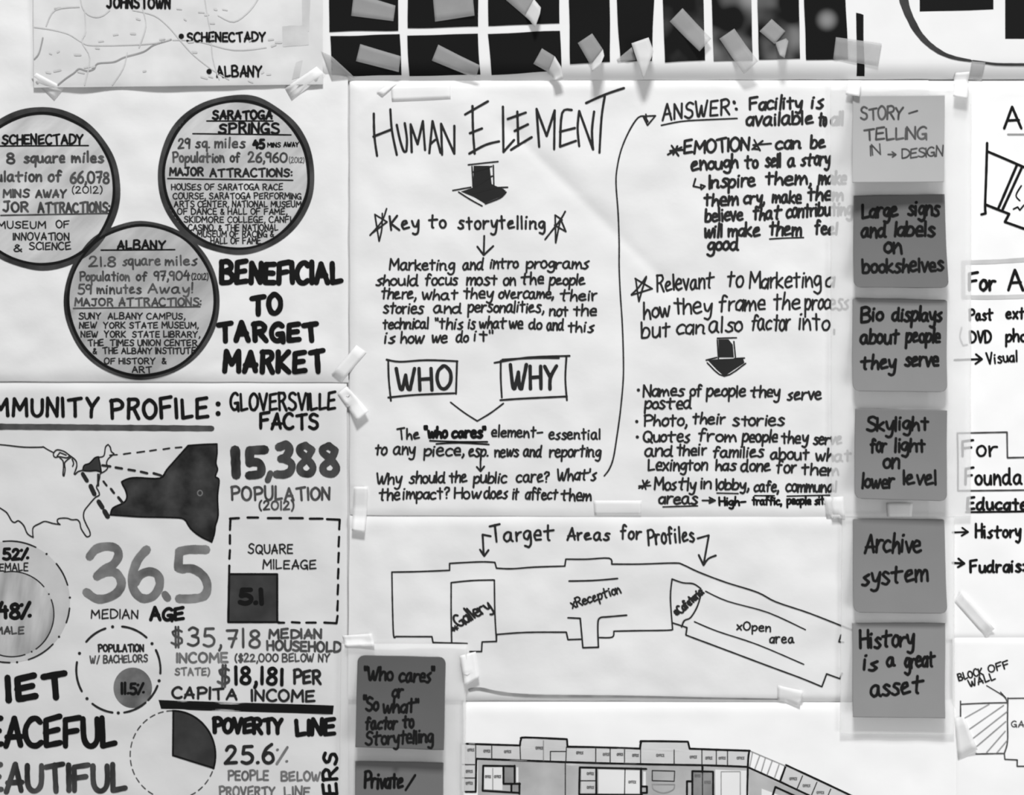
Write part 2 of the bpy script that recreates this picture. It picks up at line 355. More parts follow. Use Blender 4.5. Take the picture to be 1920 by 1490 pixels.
def write(ink, text, x0, x1, y0, y1, h, w, gap=1.9, slant=0.0, xh=1.0, jit=1.0):
    """text from baseline (x0,y0) to (x1,y1), capital height h"""
    w *= BOLD
    lay, W = layout(text, gap, xh)
    L = math.hypot(x1-x0, y1-y0); a = math.atan2(y1-y0, x1-x0); ca, sa = math.cos(a), math.sin(a)
    k = (L-w)/max(W, 0.3) if W > 0.5 else h/10
    for g, gx, ch in lay:
        ro = RND.uniform(-.045, .045)*jit; sc = 1+RND.uniform(-.07, .07)*jit; dy = RND.uniform(-.25, .25)*jit; dx = RND.uniform(-.12, .12)*jit
        low = ch.islower()
        for st in g:
            q = []
            for (px, py) in st:
                if low and xh != 1.0 and py > 0: py = py*xh if py <= 6.3 else 6.2*xh+(py-6.2)*(10-6.2*xh)/3.8
                X = (px+gx+dx)*k+w/2; Y = (py*sc+dy)*h/10
                X += Y*(slant+ro)
                q.append((x0+X*ca+Y*sa, y0+X*sa-Y*ca))
            ink.ribbon(q, w)
def line(sheet, words, h, w, ink='p', parent=None, name='handwritten_line', label=None, gap=1.9, slant=0.0, xh=1.0, extra=(), jit=1.0):
    """one line of writing = one part; words: (text, x0, x1, y[, y_end])"""
    k = Ink(sheet)
    for wd in words:
        t, x0, x1, y0 = wd[:4]; y1 = wd[4] if len(wd) > 4 else y0
        write(k, t, x0, x1, y0, y1, h, w, gap, slant, xh, jit)
    for pts, ww in extra: k.ribbon(pts, ww)
    return k.make(name, ink, parent, label)
def strokes(sheet, name, sts, w, ink='p', parent=None, label=None, sharp=False, flat=False, lift=0.28):
    k = Ink(sheet, lift)
    for st in sts:
        if isinstance(st, tuple) and isinstance(st[0], list): k.ribbon(st[0], st[1], sharp, flat)
        else: k.ribbon(st, w, sharp, flat)
    return k.make(name, ink, parent, label)
def fillp(sheet, name, polys, ink, parent=None, label=None, lift=0.14):
    for p in polys:
        k = Ink(sheet, lift); k.fill(p); o = k.make(name, ink, parent, label)
        parent = parent or (o if name == 'floor_plan' else None)
    return parent if name == 'floor_plan' else o

# ================================================================== THE WALL
def wall():
    x0, y0, x1, y1 = -900, -700, 2820, 2200
    a = W3(x0, y0, 0); b = W3(x1, y1, 0)
    V = [(a[0], 0, b[2]), (b[0], 0, b[2]), (b[0], 0, a[2]), (a[0], 0, a[2]), (a[0], .1, b[2]), (b[0], .1, b[2]), (b[0], .1, a[2]), (a[0], .1, a[2])]
    F = [(0, 1, 2, 3), (5, 4, 7, 6), (4, 0, 3, 7), (1, 5, 6, 2), (3, 2, 6, 7), (4, 5, 1, 0)]
    o = link('wall_back', V, F, wallm); o['kind'] = 'structure'
wall()

# ================================================================== SHEETS
UP = (1, 22)
A = Sheet('paper_sheet', [(-90, -90), (652, -90), (653, 717), (-90, 715)], 1.6, 1.8, trace,
    'white tracing paper sheet with three shaded town circles and bold TARGET MARKET lettering', 'paper',
    edges=(None, (0.5, 14), (0.9, 26), None), wr=1.9, wl=115, seed=1, creases=((330, 720, 560, 600, -.5, 8), (20, 690, 160, 560, .5, 12)))
B = Sheet('paper_sheet', [(-90, 714), (650, 716), (654, 1570), (-90, 1570)], 0.8, 2.0, trace_dim,
    'tracing paper sheet of town facts with COMMUNITY PROFILE heading and large 36.5', 'paper',
    edges=((1, 22), (0.4, 12), None, None), wr=1.3, wl=120, seed=2)
Cc = Sheet('paper_sheet', [(655, 149), (1742, 148), (1742, 973), (655, 966)], 0.5, 2.6, trace,
    'large tracing paper sheet headed HUMAN ELEMENT covered in handwritten notes', 'paper',
    edges=((0.9, 20), None, (0.5, 20), (0.5, 14)), wr=1.75, wl=120, seed=3,
    creases=((930, 215, 1280, 560, -1.7, 16), (655, 230, 745, 150, .7, 6), (1557, 160, 1550, 970, -.5, 5)))
Dd = Sheet('paper_sheet', [(655, 963), (1768, 969), (1768, 1316), (652, 1312)], 1.0, 2.2, trace,
    'tracing paper strip with hand-drawn building outline titled Target Areas for Profiles', 'paper',
    edges=((.8, 22), None, (0.7, 14), None), wr=1.7, wl=110, seed=4)
E = Sheet('paper_sheet', [(868, 1313), (1792, 1312), (1792, 1590), (868, 1590)], 0.5, 2.4, bond,
    'white sheet with printed architectural floor plan at the bottom of the board', 'paper',
    edges=((0.95, 26), None, None, (.3, 12)), wr=1.0, wl=130, seed=5)
F_ = Sheet('paper_sheet', [(605, -90), (2000, -90), (2000, 147), (605, 151)], 1.0, 5.2, plain,
    'long white sheet along the top carrying a row of black photo prints', 'paper',
    edges=(None, None, (.95, 34), (.1, 12)), wr=.5, wl=150, seed=6)
G = Sheet('paper_sheet', [(1740, 150), (2000, 149), (2000, 1200), (1740, 1198)], 0.5, 2.4, bond,
    'white paper sheet at the right edge with notes starting For A and For Foundation', 'paper',
    edges=((1, 24), None, (.6, 14), None), wr=.9, wl=120, seed=7)
H = Sheet('paper_sheet', [(1786, 1192), (2000, 1192), (2000, 1590), (1786, 1590)], 1.4, 1.6, bond,
    'paper sheet at lower right with a pencil plan marked BLOCK OFF WALL', 'paper',
    edges=((.9, 16), None, None, (.7, 12)), wr=.9, wl=110, seed=8)
M = Sheet('road_map', [(63, -80), (606, -80), (606, 160), (64, 166)], 5.6, .3, mapmat,
    'faded grey printed road map taped at the upper left', 'map',
    edges=(None, None, (.9, 10), None), wr=.6, wl=70, seed=9)
V1 = Sheet('vellum_strip', [(1556, 158), (1820, 158), (1818, 968), (1558, 968)], 5.9, .6, vellum,
    'tall translucent vellum strip behind the upper four sticky notes', 'paper',
    edges=((.9, 14), None, None, None), wr=.7, wl=60, seed=10)
V2 = Sheet('vellum_strip', [(1578, 962), (1788, 962), (1788, 1376), (1574, 1374)], 5.4, .6, vellum,
    'translucent vellum strip behind the Archive system and History notes', 'paper',
    edges=(None, None, None, None), wr=.7, wl=60, seed=11)
V3 = Sheet('vellum_strip', [(640, 1206), (876, 1206), (868, 1590), (636, 1590)], 5.4, .6, vellum,
    'translucent vellum strip behind the Who cares and Private notes', 'paper',
    edges=((.9, 14), None, None, None), wr=.7, wl=60, seed=12)

# ------------------------------------------------------------------ map printing
line(M, [('JOHNSTOWN', 200, 322, 15, 17)], 20, 4, 'k', name='place_name')
for t, x0, x1, y, h, dx in (('SCHENECTADY', 350, 500, 79, 16, 341), ('ALBANY', 406, 493, 145, 19, 393)):
    k = Ink(M); write(k, t, x0, x1, y, y-1, h, 3.5); k.dot(dx, y-10, 5.2); k.make('place_name', 'k')
strokes(M, 'river_line', [[(110, 160), (125, 148), (140, 138), (150, 130), (165, 134), (178, 130), (185, 120), (215, 117), (235, 108), (270, 98), (290, 85), (322, 75)], [(66, 112), (75, 100), (82, 72)]], 2.6, 'l')
strokes(M, 'road_line', [[(66, 52), (100, 57), (130, 65), (155, 80), (175, 86), (250, 85), (290, 82), (322, 74)],
    [(150, -20), (155, 12), (165, 27), (180, 33), (195, 30), (207, 20)], [(250, 20), (290, 30), (318, 52), (340, 78), (365, 105), (400, 132), (430, 150)],
    [(382, -20), (390, 30), (396, 62), (400, 110), (412, 150)], [(490, -10), (470, 20), (440, 42), (410, 30)], [(88, 50), (105, 20), (150, 14)],
    [(160, 20), (162, 60), (155, 80), (170, 110), (160, 160)], [(262, 90), (275, 50), (268, 15)], [(325, 76), (370, 78), (440, 95), (500, 90)], [(212, 160), (232, 130), (240, 100)]], 2.0, 'L')
k = Ink(M); rr = random.Random(3)
for i in range(34):
    x, y = rr.uniform(75, 520), rr.uniform(15, 155)
    k.ribbon([(x, y), (x+rr.uniform(3, 12), y+rr.uniform(-3, 3))], rr.uniform(2, 4))
k.make('map_marks', 'L')
fillp(M, 'shaded_area', [[(530, 50), (577, 47), (580, 86), (531, 89)], [(556, 118), (568, 114), (562, 146), (548, 150)], [(566, -60), (585, -60), (580, 60), (568, 60)]], 'L')

# ------------------------------------------------------------------ town circles
def town(cx, cy, rx, ry, wash, rw, seed, label):
    k = Ink(A, 0.19); k.disc(cx, cy, rx-rw*.6, ry-rw*.6, 20, 90)
    c = k.make('town_circle', wash, label=label)
    k = Ink(A, 0.26); k.ring(cx, cy, rx-rw/2, ry-rw/2, rw, seed=seed); k.make('circle_outline', 'r', c)
    k = Ink(A, 0.31); k.ring(cx, cy, rx-rw+2.5, ry-rw+2.5, 5.0, seed=seed+.3); k.make('circle_inner_line', 'k', c)
    return c
c1 = town(78, 354, 148, 153, 'F', 14, 1, 'grey washed circle headed SCHENECTADY')
c2 = town(443, 328, 147, 150, 'F', 14, 2, 'grey washed circle headed SARATOGA SPRINGS')
c3 = town(266, 563, 146, 149, 'f', 11, 4, 'darker grey washed circle headed ALBANY')
def cl(c, *a, **kw): return line(A, *a, parent=c, **kw)
cl(c1, [('SCHENECTADY', 3, 158, 270)], 17, 3.8, 'k', extra=(([(0, 274), (166, 273)], 3),))
cl(c1, [('8', 12, 29, 306), ('square', 44, 124, 305), ('miles', 134, 196, 304)], 19, 4, 'd')
cl(c1, [('ulation', -8, 80, 340), ('of', 90, 118, 340), ('66,078', 131, 206, 343)], 20, 4, 'd')
cl(c1, [('MINS', 5, 57, 370), ('AWAY', 66, 126, 370)], 14, 3.6, 'd')
cl(c1, [('(2012)', 135, 192, 362)], 13, 2, 'p')
cl(c1, [('JOR', 5, 55, 397), ('ATTRACTIONS:', 70, 207, 398)], 18, 4, 'd', extra=(([(2, 404), (203, 400)], 3),))
cl(c1, [('MUSEUM', -5, 87, 428), ('OF', 105, 131, 427)], 13, 2.5, 'p')
cl(c1, [('INNOVATION', 24, 131, 450)], 13, 2.5, 'p'); cl(c1, [('&', 26, 43, 472), ('SCIENCE', 55, 134, 468)], 13, 2.5, 'p')
cl(c2, [('SARATOGA', 397, 512, 223)], 15, 4.2, 'k', extra=(([(388, 227), (512, 227)], 3),))
cl(c2, [('SPRINGS', 408, 525, 250)], 18, 4.4, 'k', extra=(([(362, 251), (546, 253)], 3),))
cl(c2, [('29', 333, 358, 278), ('sq.', 366, 395, 277), ('miles', 402, 462, 277)], 18, 3.4, 'd')
cl(c2, [('45', 473, 498, 278)], 15, 4.8, 'k'); cl(c2, [('MINS', 501, 527, 276), ('AWAY', 531, 561, 275)], 8, 2.2, 'k')
cl(c2, [('Population', 323, 422, 304), ('of', 431, 452, 304), ('26,960', 464, 540, 304)], 18, 3.4, 'd')
cl(c2, [('(2012)', 542, 571, 305)], 10, 1.5, 'd')
cl(c2, [('MAJOR', 317, 383, 329), ('ATTRACTIONS:', 392, 549, 331)], 14, 3.6, 'p', extra=(([(315, 335), (549, 338)], 3),))
for t, x0, x1, y in (('HOUSES OF SARATOGA RACE', 321, 531, 356), ('COURSE, SARATOGA PERFORMING', 324, 566, 373), ('ARTS CENTER, NATIONAL MUSEUM', 326, 565, 388),
    ('OF DANCE & HALL OF FAME,', 332, 539, 402), ('SKIDMORE COLLEGE, CANFI', 344, 546, 417), ('CASINO, & THE NATIONAL', 352, 522, 432), ('MUSEUM OF RACING &', 369, 514, 444), ('HALL OF FAME', 394, 490, 457)):
    cl(c2, [(t, x0, x1, y)], 11, 2.2, 'p')
cl(c3, [('ALBANY', 219, 312, 467)], 16, 3.8, 'k', extra=(([(190, 469), (328, 468)], 3),))
cl(c3, [('21.8', 165, 218, 499), ('square', 229, 302, 497), ('miles', 309, 371, 497)], 18, 3.2, 'd')
cl(c3, [('Population', 148, 244, 526), ('of', 255, 277, 526), ('97,904', 288, 357, 525)], 17, 3.2, 'd'); cl(c3, [('(2012)', 359, 391, 524)], 11, 1.8, 'p')
cl(c3, [('59', 145, 173, 551), ('minutes', 181, 266, 550), ('Away!', 276, 362, 549)], 18, 3.2, 'd')
cl(c3, [('MAJOR', 139, 213, 573), ('ATTRACTIONS:', 222, 378, 573)], 14, 3.2, 'd', extra=(([(138, 578), (375, 575)], 3),))
for t, x0, x1, y in (('SUNY  ALBANY CAMPUS,', 147, 348, 598), ('NEW  YORK STATE MUSEUM,', 148, 373, 615), ('NEW  YORK  STATE LIBRARY,', 151, 376, 632),
    ('THE  TIMES UNION CENTER', 164, 371, 648), ('&  THE ALBANY INSTITUTE', 174, 368, 663), ('OF HISTORY  &', 195, 313, 682), ('ART', 247, 286, 698)):
    cl(c3, [(t, x0, x1, y)], 11, 2.4, 'p')
for t, x0, x1, y, h in (('BENEFICIAL', 410, 645, 530, 37), ('TO', 466, 531, 588, 34), ('TARGET', 404, 600, 638, 32), ('MARKET', 416, 612, 696, 36)):
    line(A, [(t, x0, x1, y)], h, 9.2, 'k', name='bold_lettering', gap=2.6 if len(t) < 8 else 2.2)

# ------------------------------------------------------------------ community profile sheet
line(B, [('MMUNITY', -14, 187, 779, 781)], 32, 6, 'k', name='heading', gap=2.6)
line(B, [('PROFILE', 205, 393, 783)], 36, 6.2, 'k', name='heading', gap=2.4)
k = Ink(B); k.dot(409, 757, 5); k.dot(409, 775, 5); k.make('colon', 'k')
strokes(B, 'marker_bar', [[(-60, 799), (397, 803)]], 11, 'd')
line(B, [('GLOVERSVILLE', 431, 631, 769, 767)], 30, 4.6, 'k', name='heading', gap=1.7)
line(B, [('FACTS', 485, 599, 803)], 27, 5.4, 'k', name='heading')
strokes(B, 'large_number', [([(441, 844), (443, 890)], 18), ([(496, 843), (468, 844)], 17), ([(468, 844), (468, 868)], 17), ([(468, 866), (484, 867), (490, 876), (487, 888), (467, 891)], 16),
    ([(507, 887), (502, 900)], 12), ([(523, 838), (536, 833), (543, 842), (536, 856), (527, 860)], 16), ([(530, 859), (546, 868), (545, 882), (534, 889), (519, 889)], 15),
    ([(573, 835), (585, 843), (575, 860), (562, 874), (566, 886), (580, 888), (587, 876), (576, 860), (563, 848), (562, 840), (573, 834)], 13.5),
    ([(617, 836), (629, 844), (620, 861), (606, 874), (609, 886), (624, 888), (631, 876), (620, 861), (606, 849), (605, 841), (617, 835)], 13.5)], 15, 'b', label='bold number 15,388')
line(B, [('POPULATION', 432, 620, 937)], 24, 4, 'd'); line(B, [('(2012)', 485, 552, 955)], 16, 3, 'd')
dash = [[(431, 972), (448, 971)], [(464, 970), (484, 970)], [(502, 971), (527, 971)], [(543, 971), (568, 971)], [(581, 972), (605, 972)], [(613, 973), (637, 974)], [(637, 974), (636, 992)],
    [(432, 973), (431, 993)], [(431, 1003), (431, 1019)], [(431, 1031), (430, 1047)], [(430, 1060), (428, 1165)], [(522, 1167), (533, 1167)], [(547, 1166), (562, 1167)], [(574, 1167), (592, 1167)], [(608, 1167), (631, 1168), (633, 1154)]]
for y in range(1006, 1150, 30): dash.append([(636-(y-1000)*.02, y), (635-(y-1000)*.02, y+18)])
sq = strokes(B, 'dashed_square', dash, 4.4, 'k')
fillp(B, 'filled_square', [[(430, 1077), (520, 1076), (520, 1165), (429, 1166)]], 's', sq, label='dark grey filled square marked 5.1')
strokes(B, 'square_outline', [[(430, 1076), (520, 1076)], [(520, 1076), (520, 1165)], [(428, 1166), (524, 1166)]], 4, 'k', sq)
line(B, [('5.1', 446, 497, 1131)], 27, 8, 'k', sq, name='number')
line(B, [('SQUARE', 464, 550, 1037)], 17, 2.6); line(B, [('MILEAGE', 492, 594, 1066)], 16, 2.6)
# United States outline
usa = [(-40, 830), (8, 834), (45, 838), (78, 838), (80, 837), (90, 843), (100, 848)]
coast = [(185, 857), (195, 854), (198, 838), (203, 833), (207, 838), (209, 846), (214, 850), (210, 854), (203, 860), (200, 868), (202, 876), (200, 880), (195, 884), (188, 888), (187, 895), (184, 905), (181, 913), (185, 921), (186, 928), (178, 933), (165, 948), (158, 958), (157, 970), (162, 983), (168, 995), (169, 1003), (164, 1006), (160, 1003), (152, 990), (150, 980), (145, 974), (135, 974), (125, 971), (110, 972), (108, 978), (113, 983), (100, 981), (85, 977), (75, 981), (63, 988), (62, 1000), (63, 1007), (52, 1000), (45, 985), (35, 976), (28, 979), (22, 976), (15, 964), (8, 957), (-20, 940)]
us = strokes(B, 'country_outline', [usa, coast, [(101, 848), (107, 843), (120, 846), (131, 854), (125, 858), (112, 856), (103, 857), (100, 852), (101, 848)], [(107, 855), (112, 848), (124, 853)],
    [(112, 858), (118, 864), (119, 875), (118, 890), (120, 892), (122, 880), (121, 868), (126, 862), (133, 857)], [(131, 854), (138, 859), (143, 865), (144, 873), (142, 880), (139, 888), (141, 889), (146, 884), (156, 881)], [(135, 860), (138, 868), (136, 874)]], 2.5, 'p')
nyp = [(155, 882), (158, 872), (168, 868), (178, 858), (185, 856), (188, 870), (190, 885), (180, 882), (168, 883)]
fillp(B, 'filled_state', [nyp], 's', us); strokes(B, 'state_outline', [nyp+[nyp[0]]], 2.5, 'k', us)
strokes(B, 'dashed_line', [([(155, 888), (163, 901)], 7.5), ([(170, 911), (177, 926)], 8.5), ([(185, 940), (192, 951)], 8.5), ([(196, 958), (202, 968)], 9),
    ([(184, 889), (184, 910)], 4), ([(194, 902), (200, 910)], 4), ([(208, 916), (214, 924)], 4.5), ([(222, 932), (230, 942)], 5),
    ([(206, 853), (220, 852)], 2.6), ([(232, 851), (245, 849)], 3), ([(257, 848), (271, 846)], 3), ([(281, 845), (293, 843)], 3), ([(306, 842), (318, 840)], 3), ([(329, 839), (341, 838)], 3),
    ([(192, 872), (207, 874)], 4.6), ([(217, 876), (229, 878)], 4.6), ([(241, 880), (253, 882)], 4.6), ([(264, 884), (276, 887)], 4.6), ([(288, 887), (302, 891)], 4.6)], 4, 'p')
big = [(353, 835), (380, 833), (407, 832), (407, 850), (405, 868), (408, 880), (404, 893), (411, 900), (408, 930), (409, 965), (404, 985), (402, 1000), (397, 1016), (375, 1005), (357, 990), (345, 973), (320, 970), (270, 969), (235, 967), (207, 965), (212, 952), (232, 942), (238, 932), (236, 920), (230, 908), (228, 903), (238, 898), (255, 895), (300, 896), (313, 880), (335, 855)]
st = fillp(B, 'enlarged_state', [big], 'n', label='large black washed state shape with mottled marker fill')
strokes(B, 'state_outline', [big+[big[0]]], 3, 'k', st); k = Ink(B, .28); k.ring(375, 924, 4.5, 5, 2.4, n=20, wob=0); k.make('capital_mark', 'g', st)
strokes(B, 'large_number', [[(168, 1043), (180, 1029), (200, 1024), (218, 1028), (222, 1042), (212, 1058), (196, 1066), (182, 1080)], [(184, 1078), (200, 1072), (218, 1074), (228, 1092), (220, 1110), (200, 1121), (180, 1122), (162, 1110)],
    [(275, 1030), (258, 1050), (248, 1080), (251, 1105), (266, 1121), (286, 1118), (299, 1098), (296, 1078), (280, 1071), (262, 1078), (254, 1092)],
    [(386, 1030), (354, 1030), (336, 1034)], [(336, 1034), (334, 1064), (344, 1067)], [(340, 1066), (362, 1066), (382, 1080), (389, 1100), (382, 1117), (360, 1122), (336, 1122)]], 16, 'G', label='large grey brushed number 36.5')
k = Ink(B, .24); k.ribbon([(309, 1114), (314, 1121)], 14); k.make('decimal_point', 'g')
line(B, [('MEDIAN', 170, 260, 1159)], 16, 2.5); line(B, [('AGE', 279, 347, 1162)], 22, 5.8, 'k')
# gender circles
k = Ink(B, .12); k.disc(18, 1128, 113, 114); go = k.make('shaded_circle', 'c', label='pale grey washed circle marked 52% FEMALE')
k = Ink(B, .16); k.disc(22, 1151, 79, 80, 10, 60); k.make('inner_circle', 'e', go, label='streaky grey inner circle marked 48% MALE')
def arcs(sheet, cx, cy, rx, ry, segs, w, ink, parent, name='dashed_circle'):
    k = Ink(sheet, .22)
    for a0, a1 in segs:
        if a0 == a1: k.dot(cx+rx*math.cos(math.radians(a0)), cy+ry*math.sin(math.radians(a0)), w*.75, 8)
        else:
            n = max(2, int(abs(a1-a0)/6)); k.ribbon([(cx+rx*math.cos(math.radians(a0+(a1-a0)*i/n)), cy+ry*math.sin(math.radians(a0+(a1-a0)*i/n))) for i in range(n+1)], w)
    return k.make(name, ink, parent)
arcs(B, 18, 1128, 113, 114, [(-96, -64), (-52, -52), (-39, -16), (-4, -4), (6, 20), (35, 35), (44, 72), (83, 83), (90, 110), (-105, -105)], 3, 'p', go)
arcs(B, 22, 1151, 79, 80, [(-100, -40), (-28, -28), (-20, 55), (62, 62), (72, 110)], 2.4, 'p', go)
line(B, [('52%', 4, 56, 1048)], 19, 5.4, 'k', go); line(B, [('FEMALE', -12, 54, 1070)], 14, 2.4, 'p', go)
line(B, [('48%', -6, 60, 1158)], 27, 6.5, 'k', go); line(B, [('MALE', -10, 46, 1188)], 13, 3, 'd', go)
bc = arcs(B, 222, 1255, 79, 81, [(-140, -108), (-98, -98), (-85, -48), (-37, -37), (-27, 5), (15, 15), (22, 45), (50, 82), (90, 90), (98, 128), (138, 138), (150, 190), (202, 202)], 4.2, 'p', None)
k = Ink(B, .12); k.disc(249, 1289, 36, 38, 6, 40); k.make('filled_circle', 'v', bc, label='dark grey filled circle marked 11.5%')
line(B, [('11.5%', 226, 272, 1300)], 20, 4.6, 'k', bc); line(B, [('POPULATION', 183, 271, 1221)], 13, 3, 'p', bc); line(B, [('W/ BACHELORS', 168, 278, 1243, 1240)], 13, 2.4, 'd', bc)
line(B, [('$', 319, 343, 1209)], 32, 3.6, 'd'); line(B, [('35,718', 350, 488, 1210, 1214)], 34, 4.2, 'd', gap=2.6)
line(B, [('MEDIAN', 503, 605, 1196)], 16, 4, 'd'); line(B, [('HOUSEHOLD', 499, 641, 1218, 1222)], 18, 4, 'd')
line(B, [('INCOME', 330, 429, 1241)], 17, 3.8, 'g'); line(B, [('($22,000 BELOW NY', 440, 619, 1240)], 14, 2.6, 'd')
line(B, [('STATE)', 327, 394, 1265)], 13, 2.6, 'g'); line(B, [('$', 406, 431, 1283)], 34, 4.2, 'd'); line(B, [('18,181', 439, 533, 1281, 1283)], 31, 6, 'k', gap=2.8); line(B, [('PER', 548, 604, 1281)], 24, 5, 'p')
line(B, [('CAPITA', 321, 446, 1308, 1311)], 20, 4.2, 'p'); line(B, [('INCOME', 470, 592, 1313, 1315)], 20, 4.2, 'p')
fillp(B, 'thick_divider', [[(297, 1312), (626, 1322), (624, 1339), (302, 1329)]], 'k')
an = lambda d: math.radians(d)
k = Ink(B, .14); k.disc(324, 1415, 80, 83, 10, 24, an(-90), an(17)); pie = k.make('pie_slice', 's', label='dark filled pie slice')
strokes(B, 'slice_outline', [[(325, 1333), (324, 1416)], [(324, 1416), (401, 1440)], [(324+80*math.cos(an(a)), 1415+83*math.sin(an(a))) for a in range(-90, 20, 6)]], 3.4, 'k', pie)
segs = []; a = 22
while a < 268: segs.append((a, a+7)); a += 12
arcs(B, 324, 1415, 80, 83, segs, 2.2, 'd', pie)
line(B, [('POVERTY', 397, 533, 1372, 1374)], 25, 7.4, 'k', gap=1.6); line(B, [('LINE', 552, 631, 1377)], 27, 7.4, 'k', gap=1.8)
line(B, [('25.6', 419, 516, 1430)], 33, 5.6, 'p', gap=2.6); line(B, [('%', 517, 541, 1431)], 30, 4, 'g')
line(B, [('PEOPLE', 426, 505, 1462), ('BELOW', 526, 602, 1463)], 17, 3.2, 'g'); line(B, [('PROVERTY', 410, 517, 1492), ('LINE', 532, 583, 1492)], 17, 3.2, 'g')
k = Ink(B); write(k, 'RERS', 632, 632, 1520, 1409, 25, 5.6); k.make('vertical_lettering', 'k')
line(B, [('IET', 10, 130, 1312, 1306)], 41, 11, 'k', name='bold_lettering', gap=2.6, jit=.5)
line(B, [('PEACEFUL', -66, 221, 1398)], 52, 9.6, 'k', name='bold_lettering', gap=1.6, jit=.5)
line(B, [('BEAUTIFUL', -68, 240, 1482)], 48, 9, 'b', name='bold_lettering', gap=1.8, jit=.5)

# ------------------------------------------------------------------ human element sheet
strokes(Cc, 'heading', [[(701, 213), (702, 255), (707, 292)], [(732, 205), (735, 245), (744, 290)], [(700, 256), (733, 243)], [(744, 234), (750, 262), (757, 283), (762, 283), (763, 260), (759, 231)],
    [(772, 285), (770, 233), (783, 270), (793, 227), (797, 281)], [(805, 287), (811, 227), (826, 286)], [(807, 270), (816, 262)], [(829, 290), (827, 232), (852, 288), (852, 236)]], 4.6, 'p', label='tall HUMAN heading')
strokes(Cc, 'heading', [[(886, 199), (887, 245), (890, 288)], [(872, 215), (915, 190)], [(881, 250), (904, 241)], [(880, 288), (910, 272), (936, 265)], [(943, 200), (944, 285), (964, 262)],
    [(970, 209), (972, 273)], [(952, 223), (986, 211)], [(965, 245), (990, 233)], [(958, 281), (975, 270), (997, 257)], [(1011, 275), (1006, 204), (1025, 255), (1040, 207), (1039, 280)],
    [(1072, 206), (1054, 212), (1050, 275), (1080, 264)], [(1050, 247), (1078, 240)], [(1086, 274), (1083, 240), (1086, 208), (1112, 280), (1110, 245), (1114, 209)], [(1099, 193), (1135, 177), (1170, 165)], [(1134, 180), (1128, 220), (1124, 286)]], 4.6, 'p', label='tall ELEMENT heading')
ar = fillp(Cc, 'block_arrow', [[(888, 311), (918, 311), (922, 345), (948, 357), (946, 366), (908, 381), (890, 370), (864, 359), (887, 352)]], 'p', lift=.18)
rs = random.Random(11)
strokes(Cc, 'arrow_outline', [[(878, 309), (934, 303)], [(885, 312), (887, 350)], [(925, 310), (926, 346)], [(849, 357), (883, 351)], [(924, 352), (952, 351)], [(860, 360), (882, 374), (904, 386)], [(910, 382), (938, 371), (949, 360)],
    [(888, 322), (922, 312)], [(890, 350), (923, 330)], [(889, 362), (930, 352), (944, 356)]], 2.8, 'p', ar)
strokes(Cc, 'star', [[(694, 441), (716, 415), (725, 391)], [(703, 402), (711, 452), (716, 430), (717, 400)], [(703, 402), (726, 416), (698, 437)]], 3.2, 'p')
line(Cc, [('Key', 731, 788, 432, 428), ('to', 802, 838, 427), ('storytelling', 857, 1023, 429)], 25, 3.8)
strokes(Cc, 'star', [[(1022, 449), (1040, 426), (1052, 410), (1060, 396)], [(1041, 403), (1042, 455), (1051, 410), (1061, 434), (1040, 422)], [(1041, 403), (1054, 412)]], 3.4, 'p')
strokes(Cc, 'arrow', [[(908, 442), (907, 476)], [(895, 462), (907, 478), (925, 461)]], 3.8)
def para(sheet, rows, h, w, xh=1.08, ink='p', slant=0.07):
    for r in rows: line(sheet, r, h, w, ink, slant=slant, xh=xh, gap=1.2, jit=1.5)
para(Cc, [
 [('Marketing', 729, 853, 506), ('and', 866, 907, 505), ('intro', 918, 973, 503), ('programs', 985, 1105, 503)],
 [('should', 703, 786, 535), ('focus', 795, 860, 534), ('most', 873, 933, 534), ('on', 942, 968, 534), ('the', 975, 1021, 532), ('people', 1028, 1098, 534)],
 [('there,', 713, 781, 560), ('what', 790, 859, 561), ('they', 867, 926, 559), ('overcame,', 934, 1039, 559), ('their', 1048, 1121, 563)],
 [('stories', 717, 796, 587), ('and', 811, 867, 587), ('personalities,', 876, 1021, 585), ('not', 1028, 1066, 592), ('the', 1073, 1119, 592)],
 [('technical', 716, 805, 616), ('"this', 815, 869, 616), ('is', 876, 892, 616), ('what', 897, 951, 615), ('we', 953, 982, 616), ('do', 990, 1017, 617), ('and', 1024, 1058, 619), ('this', 1064, 1114, 622)],
 [('is', 720, 742, 643), ('how', 750, 796, 643), ('we', 808, 840, 642), ('do', 854, 879, 641), ('it"', 888, 924, 639)]], 20, 3.4)
wb = strokes(Cc, 'word_box', [[(728, 675), (729, 710), (733, 751)], [(725, 674), (750, 678), (800, 675), (858, 677)], [(857, 678), (855, 738)], [(728, 745), (780, 740), (852, 737)]], 3.8, 'p', label='drawn box around WHO')
line(Cc, [('WHO', 741, 847, 730)], 42, 6, 'p', wb)
wb = strokes(Cc, 'word_box', [[(939, 676), (939, 710), (941, 745)], [(927, 680), (990, 670), (1068, 667)], [(942, 674), (1000, 671), (1048, 671)], [(1062, 670), (1060, 710), (1063, 750)], [(938, 750), (980, 747), (1063, 743)]], 3.8, 'p', label='drawn box around WHY')
line(Cc, [('WHY', 953, 1047, 729)], 44, 6, 'p', wb)
strokes(Cc, 'joining_lines', [[(845, 754), (870, 773), (895, 789)], [(895, 789), (920, 774), (944, 756)]], 3)
line(Cc, [('The', 744, 788, 823), ], 20, 3.3, gap=1.5)
line(Cc, [('element-', 920, 1019, 818, 820), ('essential', 1028, 1127, 823)], 20, 3.3, gap=1.5)
line(Cc, [('"who cares"', 794, 913, 820)], 20, 5, 'k', gap=1.3, extra=(([(806, 826), (860, 828), (914, 828)], 3.2), ([(818, 832), (860, 830), (917, 833)], 3)))
